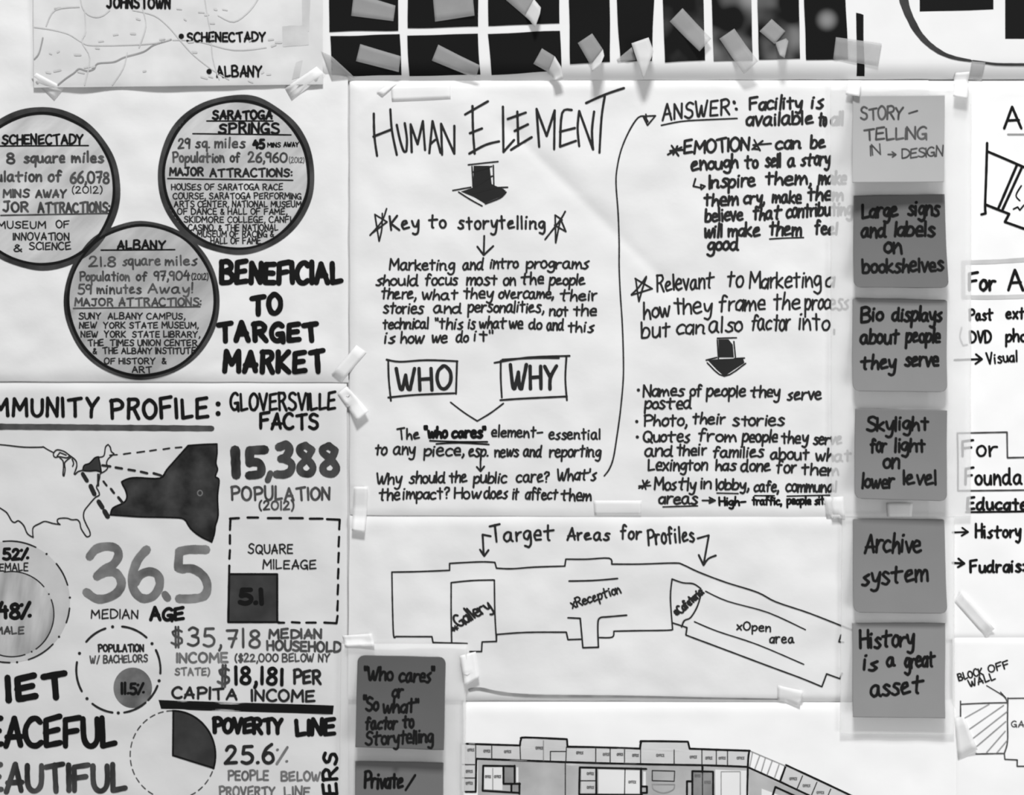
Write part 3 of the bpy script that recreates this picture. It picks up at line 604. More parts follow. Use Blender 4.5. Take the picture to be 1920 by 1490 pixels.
para(Cc, [[('to', 701, 726, 853), ('any', 736, 780, 852), ('piece,', 793, 871, 854), ('esp.', 877, 916, 855), ('news', 926, 974, 856), ('and', 980, 1016, 856), ('reporting', 1029, 1127, 856)],
 [('Why', 704, 754, 907), ('should', 766, 836, 905), ('the', 841, 877, 904), ('public', 886, 952, 905), ('care?', 967, 1030, 904), ("What's", 1043, 1119, 900)],
 [('the', 709, 751, 937), ('impact?', 755, 843, 935), ('How', 850, 903, 934), ('does', 906, 953, 934), ('it', 960, 973, 935), ('affect', 984, 1046, 936), ('them', 1050, 1110, 938)]], 21, 3.4)
strokes(Cc, 'arrow', [[(901, 865), (901, 882)], [(894, 875), (901, 883), (908, 874)]], 3.6)
strokes(Cc, 'curved_arrow', [[(1133, 892), (1142, 880), (1150, 859), (1157, 817), (1163, 773), (1168, 720), (1169, 680), (1167, 610), (1163, 550), (1161, 500), (1161, 450), (1159, 400), (1155, 345), (1157, 315), (1165, 280), (1180, 245), (1197, 220), (1212, 218)],
    [(1206, 218), (1229, 217), (1214, 235), (1206, 218)], [(1211, 214), (1213, 230)], [(1209, 218), (1215, 228)]], 3.0)
line(Cc, [('ANSWER', 1240, 1370, 226, 214)], 29, 3.8, slant=.12, extra=(([(1240, 235), (1275, 228), (1310, 225), (1382, 222)], 3), ([(1376, 191), (1377, 193)], 6), ([(1380, 204), (1381, 205)], 6)))
para(Cc, [[('Facility', 1403, 1505, 206, 203), ('is', 1520, 1545, 203)], [('available', 1397, 1526, 235, 233), ('to', 1532, 1551, 235), ('all', 1556, 1583, 234)],
 [('EMOTION', 1281, 1406, 288, 281), ('can', 1453, 1504, 280, 277), ('be', 1518, 1549, 277)],
 [('enough', 1294, 1386, 320, 314), ('to', 1394, 1423, 315), ('sell', 1433, 1466, 313), ('a', 1475, 1493, 312), ('story', 1500, 1558, 309)],
 [('Inspire', 1328, 1418, 353, 348), ('them,', 1433, 1522, 346), ('make', 1533, 1588, 345)],
 [('them', 1318, 1386, 385, 384), ('cry,', 1392, 1435, 381), ('make', 1446, 1504, 380), ('them', 1512, 1583, 375)],
 [('believe', 1320, 1395, 416, 412), ('that', 1410, 1466, 411), ('contributing', 1472, 1600, 408, 402)],
 [('will', 1318, 1356, 445), ('make', 1363, 1427, 443), ('them', 1440, 1504, 441), ('feel', 1526, 1571, 439)],
 [('good', 1325, 1386, 470, 468)]], 24, 4.4)
strokes(Cc, 'underline', [[(1443, 448), (1475, 446), (1507, 445)]], 2.8)
strokes(Cc, 'star', [[(1252, 290), (1278, 276)], [(1259, 273), (1272, 292)], [(1270, 274), (1262, 290)], [(1256, 283), (1280, 281)]], 4)
strokes(Cc, 'star', [[(1410, 280), (1430, 264)], [(1414, 262), (1425, 282)], [(1412, 272), (1446, 269)], [(1412, 279), (1422, 280)]], 3.6)
strokes(Cc, 'hook_arrow', [[(1304, 335), (1300, 349), (1314, 352)], [(1314, 346), (1322, 349), (1315, 355), (1314, 346)]], 3.4)
strokes(Cc, 'star', [[(1184, 552), (1198, 538), (1212, 518)], [(1191, 522), (1223, 541), (1184, 553)], [(1192, 522), (1195, 545), (1198, 565)], [(1198, 565), (1205, 540), (1212, 520)]], 3.4)
para(Cc, [[('Relevant', 1230, 1340, 547, 540), ('to', 1361, 1394, 538), ('Marketing', 1403, 1541, 541, 537), ('a', 1547, 1566, 537)],
 [('how', 1206, 1259, 598, 592), ('they', 1262, 1336, 589, 586), ('frame', 1346, 1436, 584, 581), ('the', 1448, 1501, 580), ('process', 1508, 1592, 580)],
 [('but', 1202, 1257, 634, 630), ('can', 1266, 1323, 626), ('also', 1328, 1393, 622), ('factor', 1406, 1482, 619), ('into', 1496, 1556, 618), (',', 1562, 1566, 620)]], 30, 3.6)
ar = fillp(Cc, 'block_arrow', [[(1347, 636), (1366, 636), (1374, 646), (1376, 670), (1348, 670)], [(1326, 674), (1393, 671), (1396, 680), (1358, 705), (1345, 694)]], 'p', lift=.18)
strokes(Cc, 'arrow_outline', [[(1345, 634), (1381, 633)], [(1345, 637), (1347, 672)], [(1376, 640), (1379, 670)], [(1324, 675), (1344, 670)], [(1377, 672), (1396, 671)], [(1326, 680), (1358, 705), (1398, 681)]], 2.8, 'p', ar)
para(Cc, [[('Names', 1204, 1285, 744, 741), ('of', 1292, 1318, 742), ('people', 1323, 1399, 743), ('they', 1405, 1464, 744), ('serve', 1475, 1541, 749)],
 [('posted', 1207, 1298, 766)], [('Photo,', 1205, 1289, 798), ('their', 1297, 1361, 794), ('stories', 1372, 1471, 798)],
 [('Quotes', 1204, 1295, 828), ('from', 1307, 1382, 827), ('people', 1390, 1459, 828), ('they', 1463, 1516, 830), ('serve', 1523, 1579, 833)],
 [('and', 1208, 1263, 855), ('their', 1266, 1326, 853), ('families', 1335, 1434, 857), ('about', 1442, 1518, 861), ('what', 1528, 1597, 864)],
 [('Lexington', 1213, 1327, 881), ('has', 1340, 1381, 881), ('done', 1388, 1446, 883), ('for', 1454, 1494, 886), ('them', 1502, 1574, 890)],
 [('Mostly', 1225, 1306, 918), ('in', 1312, 1335, 916), ('lobby,', 1341, 1405, 918), ('cafe,', 1412, 1461, 922), ('communal', 1472, 1570, 922)],
 [('areas', 1234, 1309, 944)]], 21, 3.6)
line(Cc, [('High-', 1347, 1400, 947), ('traffic,', 1409, 1467, 946), ('people', 1474, 1522, 945), ('sits', 1526, 1555, 945)], 15, 3.6, 'k', gap=1.3)
k = Ink(Cc)
for x, y in ((1197, 731), (1194, 790), (1195, 819)): k.dot(x, y, 3.2)
k.make('bullets', 'p')
strokes(Cc, 'underline', [[(1344, 924), (1384, 925)], [(1415, 929), (1452, 929)], [(1476, 930), (1556, 928)], [(1243, 950), (1308, 948)]], 2.8)
strokes(Cc, 'star', [[(1198, 915), (1218, 903)], [(1205, 900), (1211, 917)], [(1214, 900), (1204, 916)], [(1198, 911), (1220, 910)]], 3.2)
strokes(Cc, 'arrow', [[(1317, 938), (1340, 938)], [(1330, 932), (1341, 938), (1330, 943), (1331, 936)]], 3.4)

# ------------------------------------------------------------------ target areas sheet
line(Dd, [('Target', 918, 1041, 1016, 1012)], 30, 3.8, name='heading'); line(Dd, [('Areas', 1062, 1145, 1012)], 22, 3.8, name='heading')
line(Dd, [('for', 1162, 1204, 1010)], 25, 3.8, name='heading'); line(Dd, [('Profiles', 1213, 1304, 1022, 1014)], 30, 3.8, name='heading')
strokes(Dd, 'arrow', [[(920, 1005), (905, 1002), (907, 1040)], [(900, 1030), (908, 1042), (916, 1031)]], 4)
strokes(Dd, 'arrow', [[(1308, 1009), (1329, 1003), (1319, 1058)], [(1310, 1040), (1319, 1059), (1328, 1047), (1342, 1041)]], 3.8)
bo = strokes(Dd, 'building_outline', [
 [(735, 1072), (790, 1071), (843, 1069), (843, 1056)], [(843, 1056), (900, 1053), (928, 1054), (931, 1065)], [(931, 1065), (960, 1066), (1000, 1063), (1059, 1061), (1061, 1048)],
 [(1061, 1048), (1100, 1048), (1142, 1046), (1147, 1057)], [(1147, 1057), (1200, 1057), (1265, 1055), (1280, 1058), (1310, 1072), (1360, 1091), (1420, 1110), (1455, 1128), (1520, 1150), (1598, 1181)],
 [(735, 1072), (736, 1130), (738, 1190), (742, 1193)], [(742, 1193), (810, 1193), (812, 1204), (876, 1206)], [(881, 1221), (903, 1221), (904, 1203), (931, 1202), (931, 1189)],
 [(931, 1189), (986, 1185), (1062, 1185), (1065, 1199), (1089, 1198)], [(1124, 1195), (1148, 1194), (1151, 1183)], [(1151, 1183), (1200, 1182), (1255, 1181), (1261, 1178)],
 [(1260, 1167), (1288, 1176), (1286, 1190)], [(1286, 1190), (1350, 1214), (1440, 1248), (1500, 1270), (1541, 1287)], [(1541, 1287), (1550, 1263), (1575, 1272), (1579, 1262)], [(1577, 1190), (1573, 1203), (1582, 1204)]], 3.0)
strokes(Dd, 'room_outline', [[(847, 1205), (846, 1150), (846, 1092)], [(846, 1092), (885, 1088), (926, 1087)], [(927, 1087), (928, 1150), (931, 1202)]], 3.0, 'p', bo)
strokes(Dd, 'room_outline', [[(1067, 1089), (1110, 1088), (1158, 1084)], [(1065, 1158), (1088, 1159), (1093, 1214)], [(1093, 1214), (1122, 1213), (1121, 1170), (1125, 1158), (1140, 1156), (1175, 1153)]], 3.2, 'p', bo)
strokes(Dd, 'room_outline', [[(1261, 1178), (1257, 1120), (1260, 1085)], [(1260, 1085), (1280, 1092), (1300, 1094), (1314, 1103)], [(1316, 1106), (1308, 1135), (1295, 1157), (1283, 1163), (1278, 1175)]], 3.0, 'p', bo)
strokes(Dd, 'corridor_line', [[(1323, 1108), (1365, 1127), (1440, 1148), (1510, 1180)], [(1302, 1165), (1345, 1183), (1420, 1208), (1507, 1245)]], 2.6, 'p', bo)
line(Dd, [('*', 850, 864, 1188, 1181)], 14, 2.4, parent=bo); line(Dd, [('Gallery', 860, 925, 1176, 1139)], 24, 3.6, parent=bo, gap=1.1, slant=-.2)
line(Dd, [('xReception', 1072, 1166, 1141, 1110)], 18, 3, parent=bo, gap=1.3)
line(Dd, [('*Cafeteria', 1270, 1321, 1157, 1110)], 15, 3.4, parent=bo, gap=1.0)
line(Dd, [('xOpen', 1380, 1446, 1180, 1184)], 16, 2.8, parent=bo); line(Dd, [('area', 1442, 1490, 1205)], 18, 2.8, parent=bo)
strokes(Dd, 'torn_edge_line', [([(881, 1293), (900, 1291), (940, 1299), (1000, 1304), (1100, 1305), (1200, 1306), (1330, 1309), (1460, 1311)], (6, 3))], 5, 'l', label='wavy grey line along the bottom edge')

# ------------------------------------------------------------------ printed floor plan
pl = fillp(E, 'floor_plan', [[(896, 1425), (1400, 1438), (1400, 1580), (896, 1580)], [(1404, 1442), (1530, 1500), (1530, 1580), (1404, 1580)]], 'a', label='grey corridor area of the printed plan', lift=.10)
fillp(E, 'room_fill', [[(866, 1396), (975, 1398), (978, 1386), (1062, 1386), (1064, 1400), (1201, 1404), (1203, 1391), (1290, 1391), (1292, 1404), (1404, 1408), (1402, 1437), (893, 1423), (892, 1484), (866, 1484)],
    [(1475, 1437), (1680, 1530), (1620, 1545), (1464, 1463)], [(1090, 1441), (1117, 1441), (1117, 1486), (1090, 1486)]], 'm', pl, lift=.14)
fillp(E, 'white_room', [[(908, 1438), (942, 1438), (942, 1481), (908, 1480)], [(1122, 1442), (1199, 1443), (1199, 1487), (1122, 1487)], [(1341, 1442), (1400, 1443), (1400, 1580), (1341, 1580)], [(968, 1438), (972, 1438), (972, 1466), (968, 1466)], [(1206, 1446), (1211, 1446), (1211, 1474), (1206, 1474)], [(1428, 1478), (1470, 1494), (1470, 1540), (1428, 1540)]], 'w', pl, lift=.17)
fillp(E, 'dark_room', [[(945, 1438), (964, 1438), (964, 1467), (945, 1467)], [(1300, 1447), (1335, 1448), (1336, 1580), (1300, 1580)], [(962, 1470), (973, 1470), (973, 1484), (962, 1484)]], 'M', pl, lift=.17)
strokes(E, 'plan_wall', [[(875, 1394), (975, 1397)], [(975, 1397), (977, 1386), (985, 1382), (1063, 1385), (1064, 1399)], [(1064, 1399), (1117, 1400), (1200, 1403)], [(1200, 1403), (1202, 1391), (1207, 1389), (1290, 1390), (1293, 1403)], [(1293, 1403), (1406, 1407)], [(1405, 1407), (1402, 1440), (1400, 1580)],
  [(893, 1422), (975, 1425), (1060, 1428), (1200, 1432), (1320, 1434), (1400, 1437)], [(893, 1422), (892, 1484)], [(892, 1484), (873, 1484)],
  [(906, 1435), (965, 1436)], [(906, 1435), (905, 1482)], [(905, 1482), (974, 1486)], [(944, 1437), (944, 1468)], [(965, 1435), (965, 1468)], [(944, 1469), (975, 1469)], [(974, 1468), (974, 1488)], [(959, 1470), (959, 1484)],
  [(1087, 1438), (1212, 1441)], [(1087, 1438), (1086, 1488)], [(1086, 1489), (1204, 1490)], [(1202, 1440), (1202, 1490)], [(1118, 1440), (1118, 1489)], [(1203, 1474), (1213, 1474), (1213, 1486), (1203, 1486)],
  [(1298, 1445), (1336, 1446)], [(1298, 1445), (1298, 1580)], [(1337, 1446), (1337, 1580)], [(1317, 1434), (1317, 1447)], [(1288, 1464), (1298, 1464)], [(1288, 1464), (1288, 1540)],
  [(1403, 1438), (1462, 1465), (1530, 1497), (1640, 1548)], [(1474, 1434), (1530, 1460), (1600, 1493), (1700, 1540)], [(1474, 1434), (1463, 1464)], [(1454, 1475), (1500, 1496)], [(1454, 1475), (1446, 1500)]], 3.8, 'k', pl, sharp=False)
PARTS_ = ([[(x, 1397), (x, 1423)] for x in (892, 922)]+[[(975, 1397), (976, 1425)], [(1062, 1400), (1061, 1427)]]+[[(x, 1403), (x, 1430)] for x in (1117, 1144, 1171, 1201)]+[[(x, 1405), (x, 1434)] for x in (1264, 1316, 1343, 1364)]
  +[[(867, 1433), (890, 1433)], [(867, 1458), (890, 1458)], [(1032, 1408), (1032, 1426)], [(1032, 1408), (1060, 1408)], [(1087, 1463), (1117, 1463)], [(1172, 1441), (1171, 1488)], [(1317, 1447), (1317, 1580)], [(1505, 1454), (1495, 1478)], [(1532, 1466), (1522, 1490)], [(1558, 1479), (1548, 1502)],
  [(1223, 1444), (1265, 1445), (1264, 1464), (1223, 1463), (1223, 1444)], [(1060, 1428), (1060, 1500)]])
for q_ in PARTS_:
    strokes(E, 'plan_partition', [q_], 1.9, 'p', pl)
strokes(E, 'plan_light_line', [[(864, 1394), (863, 1580)], [(864, 1394), (890, 1394)], [(1406, 1407), (1474, 1436)], [(1411, 1410), (1406, 1436)], [(1425, 1415), (1415, 1442)], [(1435, 1421), (1427, 1448)], [(1448, 1426), (1438, 1453)], [(1461, 1433), (1452, 1459)], [(924, 1440), (924, 1480)],
  [(1352, 1446), (1352, 1500)], [(1388, 1446), (1388, 1500)], [(1352, 1446), (1388, 1446)], [(1019, 1388), (1019, 1425)], [(1223, 1470), (1226, 1480), (1244, 1486), (1262, 1480), (1265, 1470), (1223, 1470)]], 1.7, 'l', pl)
k = Ink(E, .26)
for x0, x1, y in ((876, 890, 1408), (906, 920, 1410), (945, 959, 1411), (1004, 1019, 1404), (1080, 1094, 1413), (1130, 1143, 1416), (1156, 1169, 1416), (1185, 1198, 1418), (1230, 1246, 1418), (1293, 1307, 1421), (1322, 1336, 1423), (1347, 1361, 1423), (1381, 1396, 1423),
   (1480, 1495, 1462), (1505, 1520, 1475), (1531, 1546, 1488), (873, 887, 1448), (873, 887, 1470), (909, 921, 1458), (926, 940, 1458), (1100, 1114, 1452), (1100, 1114, 1478), (1178, 1193, 1468), (1302, 1314, 1456), (1320, 1333, 1468)):
    write(k, 'OFFICE', x0, x1, y, y, 4.5, 1.2)
k.make('room_lettering', 'g', pl)

# ------------------------------------------------------------------ right-hand sheets
line(G, [('A', 1880, 1917, 241)], 38, 4.4, 'k', name='heading'); strokes(G, 'underline', [[(1890, 252), (1980, 252)]], 3.4, 'l')
strokes(G, 'sketch', [[(1851, 268), (1849, 330), (1847, 385), (1848, 400), (1840, 402)], [(1852, 284), (1885, 298), (1940, 322)], [(1907, 309), (1872, 390)], [(1917, 312), (1880, 392)], [(1849, 384), (1892, 401), (1884, 416), (1940, 436)]], 5, 'k')
strokes(G, 'sketch_scribble', [[(1915, 348), (1905, 366), (1912, 376)], [(1900, 392), (1908, 388), (1912, 394), (1920, 384)]], 3, 'k')
bx = strokes(G, 'heading_box', [[(1806, 492), (1806, 558)], [(1806, 492), (1870, 490), (1960, 484)], [(1806, 557), (1870, 557), (1960, 554)]], 7.5, 'L', label='wide pale grey marker box')
line(G, [('For', 1814, 1869, 544)], 32, 5, 'k', bx); line(G, [('A', 1888, 1921, 544)], 38, 5, 'k', bx)
line(G, [('Past', 1815, 1864, 600), ('ext', 1885, 1922, 597)], 21, 4, 'k'); line(G, [('DVD', 1817, 1860, 642), ('pho', 1884, 1926, 640)], 22, 4, 'k')
strokes(G, 'bracket', [[(1803, 614), (1800, 632), (1806, 648), (1814, 646)]], 3, 'l')
strokes(G, 'arrow', [[(1790, 675), (1840, 673)], [(1830, 664), (1841, 673), (1829, 682)]], 4, 'k'); line(G, [('Visual', 1849, 1909, 682, 677)], 20, 3.2, 'k')
bx = strokes(G, 'heading_box', [[(1795, 812), (1888, 810), (1889, 858)], [(1889, 858), (1980, 856)], [(1795, 812), (1796, 860), (1796, 920)], [(1796, 920), (1980, 918)]], 3.2, 'd', label='thin stepped outline box')
line(G, [('For', 1802, 1873, 855)], 31, 4, 'k', bx); line(G, [('Founda', 1807, 1918, 908)], 30, 4.2, 'k', bx)
line(G, [('Educate', 1811, 1928, 955)], 22, 4.6, 'k', extra=(([(1811, 960), (1960, 958)], 4),))
strokes(G, 'arrow', [[(1786, 998), (1814, 997)], [(1804, 989), (1815, 997), (1803, 1004)]], 3.6, 'k'); line(G, [('History', 1827, 1916, 1007)], 24, 4.2, 'k')
strokes(G, 'arrow', [[(1786, 1055), (1807, 1056)], [(1797, 1047), (1808, 1056), (1796, 1063)]], 4.4, 'k'); line(G, [('Fudrais:', 1817, 1922, 1072)], 22, 4.6, 'k')
line(H, [('BLOCK', 1797, 1845, 1276, 1264), ('OFF', 1853, 1894, 1261, 1251)], 13, 2.6, 'p'); line(H, [('WALL', 1817, 1868, 1288, 1273)], 13, 2.6, 'p')
strokes(H, 'arrow', [[(1850, 1285), (1882, 1305), (1889, 1318)], [(1876, 1297), (1886, 1308)]], 2.2, 'd')
hp = strokes(H, 'pencil_plan', [[(1801, 1314), (1801, 1366)], [(1801, 1320), (1845, 1318), (1890, 1317)], [(1890, 1308), (1889, 1350), (1889, 1390), (1883, 1412)], [(1889, 1309), (1990, 1308)], [(1830, 1413), (1883, 1412), (1884, 1423), (1907, 1424), (1907, 1436), (1990, 1436)]], 2.6, 'd')
strokes(H, 'hatching', [[(1803, 1349), (1855, 1320)], [(1808, 1373), (1882, 1322)], [(1816, 1390), (1888, 1334)], [(1825, 1404), (1886, 1352)], [(1850, 1410), (1885, 1370)], [(1868, 1412), (1888, 1388)]], 1.9, 'l', hp)
line(H, [('GA', 1896, 1920, 1362)], 11, 1.8, 'd', hp)

# ------------------------------------------------------------------ top sheet: drawn arc and solid blocks
strokes(F_, 'drawn_arc', [([(1688, -20), (1696, 12), (1705, 35), (1720, 62), (1740, 84), (1765, 101), (1790, 110), (1818, 115)], (18, 5)), ([(1822, 116), (1846, 119), (1880, 122), (1990, 122)], (5, 5))], 6, 's', label='thick tapering hand-drawn arc')
fillp(F_, 'black_block', [[(1723, -70), (1861, -70), (1861, 20), (1723, 23)]], 'k'); fillp(F_, 'black_block', [[(1883, -70), (1990, -70), (1990, 74), (1883, 74)]], 'k')
fillp(F_, 'black_bar', [[(1604, 25), (1618, 28), (1618, 78), (1621, 143), (1606, 143), (1605, 80)]], 'k')

# ------------------------------------------------------------------ photo prints
def photo_mat(name, spot=None, cloud=None):
    m = mat(name, 27, rough=0.75, spec=0.04)
    nt = m.node_tree; N = nt.nodes; L = nt.links; b = N['Principled BSDF']
    tc = N['Texture Coordinate']
    if spot:
        mp = N.new('ShaderNodeMapping'); mp.inputs['Location'].default_value = (-spot[0]*S, 0, -spot[1]*S); L.new(tc.outputs['Object'], mp.inputs[0])
        ln = N.new('ShaderNodeVectorMath'); ln.operation = 'LENGTH'; L.new(mp.outputs[0], ln.inputs[0])
        r = N.new('ShaderNodeMapRange'); r.interpolation_type = 'SMOOTHSTEP'; L.new(ln.outputs['Value'], r.inputs[0])
        r.inputs[1].default_value = 8*S; r.inputs[2].default_value = spot[2]*S; r.inputs[3].default_value = lin(spot[3]); r.inputs[4].default_value = lin(27)
        L.new(r.outputs[0], b.inputs['Base Color'])
    if cloud:
        n = N.new('ShaderNodeTexNoise'); n.inputs['Scale'].default_value = cloud[0]; n.inputs['Detail'].default_value = 2
        mp = N.new('ShaderNodeMapping'); mp.inputs['Location'].default_value = (cloud[1], 0, 0); L.new(tc.outputs['Object'], mp.inputs[0]); L.new(mp.outputs[0], n.inputs['Vector'])
        r = N.new('ShaderNodeValToRGB'); L.new(n.outputs['Fac'], r.inputs[0])
        r.color_ramp.elements[0].position = .47; r.color_ramp.elements[0].color = (lin(27),)*3+(1,)
        r.color_ramp.elements[1].position = .72; r.color_ramp.elements[1].color = (lin(cloud[2]),)*3+(1,)
        L.new(r.outputs[0], b.inputs['Base Color'])
    return m
pm = photo_mat('photo_black')
prints = [
 ([(617, -60), (747, -60), (747, 58), (618, 61)], pm, 'black landscape print at the left end of the upper row'),
 ([(765, -60), (897, -60), (897, 51), (765, 54)], pm, 'black landscape print in the middle of the upper row'),
 ([(914, -60), (1048, -60), (1049, 45), (916, 50)], pm, 'black landscape print at the right end of the upper row'),
 ([(620, 69), (750, 65), (753, 141), (622, 143)], pm, 'black landscape print at the left end of the lower row, corner under tape'),
 ([(764, 68), (896, 64), (901, 140), (768, 143)], pm, 'black landscape print in the middle of the lower row'),
 ([(915, 65), (1050, 59), (1053, 134), (922, 141)], pm, 'black landscape print at the right end of the lower row'),
 ([(1065, -60), (1142, -60), (1144, 117), (1069, 121)], pm, 'plain black upright print, first of the six upright prints'),
 ([(1153, -60), (1229, -60), (1221, 115), (1162, 117)], pm, 'black upright print tapering at its foot, second of the upright prints'),
 ([(1240, -60), (1317, -60), (1321, 114), (1246, 118)], photo_mat('photo_faint', cloud=(26, 0.3, 80)), 'upright print with faint grey shapes under a long diagonal tape, third upright'),
 ([(1332, -60), (1407, -60), (1410, 115), (1337, 116)], photo_mat('photo_smoke', cloud=(20, 0.9, 150)), 'upright print of pale smoke on black, fourth of the upright prints'),
 ([(1418, -60), (1496, -60), (1499, 111), (1422, 113)], photo_mat('photo_grey_patch', cloud=(26, 1.9, 130)), 'upright print with grey patches under a folded tape, fifth upright'),
 ([(1504, -60), (1581, -60), (1590, 112), (1511, 114)], photo_mat('photo_glow', spot=(3, -12, 29, 150)), 'upright print with a soft round grey glow, last of the upright prints'),
]
for i, (q, m, lb) in enumerate(prints):
    Sheet('photo_print', q, .4, 0, m, lb, 'photo print', wr=0, step=7, th=.12, wob=1.5, seed=20+i, group='black photo prints on the top sheet', follow=F_)

# ================================================================== STICKY NOTES
def note(q, val, curl, rnd, label, base=None, pw=2.0, side=0.0):
    m = mat('note_%d' % val, val, rough=0.85, var=2, vscale=20, bump=.08, bscale=50, spec=.1)
    return Sheet('sticky_note', q, base, 0, m, label, 'sticky note', wr=.25, wl=60, seed=int(q[0][1]), rnd=rnd, th=.15, step=6,
        curl=lambda u, v: curl*max(0, v)**pw+side*(1-min(1, max(0, u)))**2*max(0, v), group='sticky notes', wob=.8)
n1 = note([(1598, 181), (1770, 180), (1764, 344), (1592, 346)], 170, 10, (0, 0), 'pale sticky note reading STORY-TELLING IN DESIGN, topmost of the right column', 7.4, 1.6, 4)
n2 = note([(1599, 368), (1769, 365), (1774, 541), (1597, 540)], 112, 7, (0, 13), 'dark sticky note reading Large signs and labels on bookshelves', 7.4, 2.2)
n3 = note([(1597, 559), (1774, 563), (1771, 735), (1595, 733)], 136, 7, (4, 13), 'grey sticky note reading Bio displays about people they serve', 7.4, 2)
n4 = note([(1602, 766), (1774, 769), (1770, 938), (1598, 933)], 128, 9, (0, 13), 'grey sticky note reading Skylight for light on lower level', 7.4, 2)
n5 = note([(1598, 972), (1769, 973), (1772, 1148), (1597, 1146)], 132, 6, (3, 13), 'grey sticky note reading Archive system', 6.8, 2)
n6 = note([(1597, 1167), (1771, 1167), (1768, 1343), (1596, 1341)], 142, 6, (0, 0), 'square-cornered sticky note reading History is a great asset, lowest of the right column', 6.8, 2)
n7 = note([(671, 1227), (836, 1230), (833, 1401), (668, 1396)], 98, 9, (13, 0), 'dark sticky note reading Who cares or So what factor to Storytelling', 6.8, 2)
n8 = note([(667, 1425), (832, 1428), (830, 1590), (665, 1590)], 118, 4, (0, 0), 'sticky note reading Private, cut off by the bottom of the photo', 6.8, 2)
def nl(n, words, h, w, ink='k', **kw): return line(n, words, h, w, ink, gap=1.1, slant=.06, xh=1.08, jit=1.4, **kw)
nl(n1, [('STORY', 1610, 1692, 226, 224)], 23, 3.2, 'd', extra=(([(1702, 214), (1718, 209)], 3),)); nl(n1, [('TELLING', 1615, 1736, 265, 262)], 22, 3.2, 'd')
nl(n1, [('IN', 1627, 1649, 294, 292), ('DESIGN', 1685, 1765, 299, 294)], 18, 2.4, 'd', extra=(([(1661, 292), (1675, 292)], 3), ([(1669, 287), (1676, 292), (1669, 297)], 2.6)))
nl(n2, [('Large', 1612, 1684, 409, 407), ('signs', 1698, 1762, 404)], 26, 4.8); nl(n2, [('and', 1610, 1661, 445), ('labels', 1673, 1752, 443)], 26, 4.8); nl(n2, [('on', 1654, 1691, 475)], 28, 4.8); nl(n2, [('bookshelves', 1612, 1767, 513, 508)], 25, 4.6)
nl(n3, [('Bio', 1611, 1656, 604, 600), ('displays', 1669, 1766, 602)], 25, 4.8); nl(n3, [('about', 1609, 1684, 644), ('people', 1694, 1762, 642)], 25, 4.8); nl(n3, [('they', 1609, 1679, 691), ('serve', 1691, 1758, 686)], 25, 4.8)
nl(n4, [('Skylight', 1621, 1740, 808, 804)], 26, 4.6); nl(n4, [('for', 1628, 1661, 847), ('light', 1674, 1734, 846)], 25, 4.6); nl(n4, [('on', 1651, 1685, 876)], 26, 4.6); nl(n4, [('lower', 1611, 1674, 913), ('level', 1688, 1754, 907)], 26, 4.4)
nl(n5, [('Archive', 1618, 1728, 1036, 1033)], 33, 4.6); nl(n5, [('system', 1612, 1739, 1095, 1088)], 32, 4.6)
nl(n6, [('History', 1609, 1715, 1214, 1208)], 30, 4.8); nl(n6, [('is', 1615, 1645, 1254), ('a', 1658, 1678, 1247), ('great', 1692, 1754, 1251, 1246)], 28, 4.8); nl(n6, [('asset', 1628, 1730, 1303, 1297)], 30, 4.8)
nl(n7, [('"Who', 681, 739, 1274), ('cares"', 747, 816, 1276)], 25, 4.2); nl(n7, [('or', 734, 758, 1305)], 22, 4.2); nl(n7, [('"So', 679, 712, 1329), ('what"', 717, 787, 1333)], 25, 4.2); nl(n7, [('factor', 685, 747, 1363), ('to', 754, 778, 1360)], 22, 4.2); nl(n7, [('Storytelling', 685, 815, 1392, 1387)], 23, 4.0)
nl(n8, [('Private', 681, 758, 1475)], 28, 4.8, extra=(([(761, 1479), (779, 1451)], 4.4),))
for s_ in SHEETS: pass

# ================================================================== TAPE
def tape(secs, m, label, k=None, group='pieces of frosted tape'):
    """secs: cross-sections (xl, yl, xr, yr, lift mm); sections after index k belong to the lifted end"""
    def build(ss, name, mt, parent=None, loc=None):
        fine = []
        for a, b in zip(ss, ss[1:]):
            L = math.hypot((a[0]+a[2]-b[0]-b[2])/2, (a[1]+a[3]-b[1]-b[3])/2); n = max(2, int(L/5))
            for i in range(n): t = i/n; fine.append(tuple(a[j]+(b[j]-a[j])*t for j in range(5)))
        fine.append(ss[-1])
        V = []; F = []; m_ = 4
        for s_ in fine:
            for j in range(m_+1):
                t = j/m_; x = s_[0]+(s_[2]-s_[0])*t; y = s_[1]+(s_[3]-s_[1])*t
                V.append((x, y, s_[4]))
        D = [top_depth(x, y)+.45 for x, y, l in V]
        n = len(V); V3 = [W3(x, y, D[i]+l) for i, (x, y, l) in enumerate(V)]+[W3(x, y, D[i]+l-.08) for i, (x, y, l) in enumerate(V)]
        r = m_+1; R = len(fine)
        for i in range(R-1):
            for j in range(m_):
                a = i*r+j; F.append((a, a+1, a+r+1, a+r)); F.append((n+a, n+a+r, n+a+r+1, n+a+1))
            a = i*r; F.append((a, a+r, n+a+r, n+a)); a = i*r+m_; F.append((a, n+a, n+a+r, a+r))
        for j in range(m_):
            F.append((j, n+j, n+j+1, j+1)); a = (R-1)*r+j; F.append((a, a+1, n+a+1, n+a))
        if loc is None:
            cx = sum(v[0] for v in V)/n; cy = sum(v[1] for v in V)/n; loc = W3(cx, cy, sum(D)/n)
        return link(name, V3, F, mt, parent, loc, smooth=True), loc
    o, loc = build(secs if k is None else secs[:k+1], 'tape_strip', m)
    tag(o, label, 'tape', group)
    if k is not None: build(secs[k:], 'lifted_end', tape_l, o, loc)
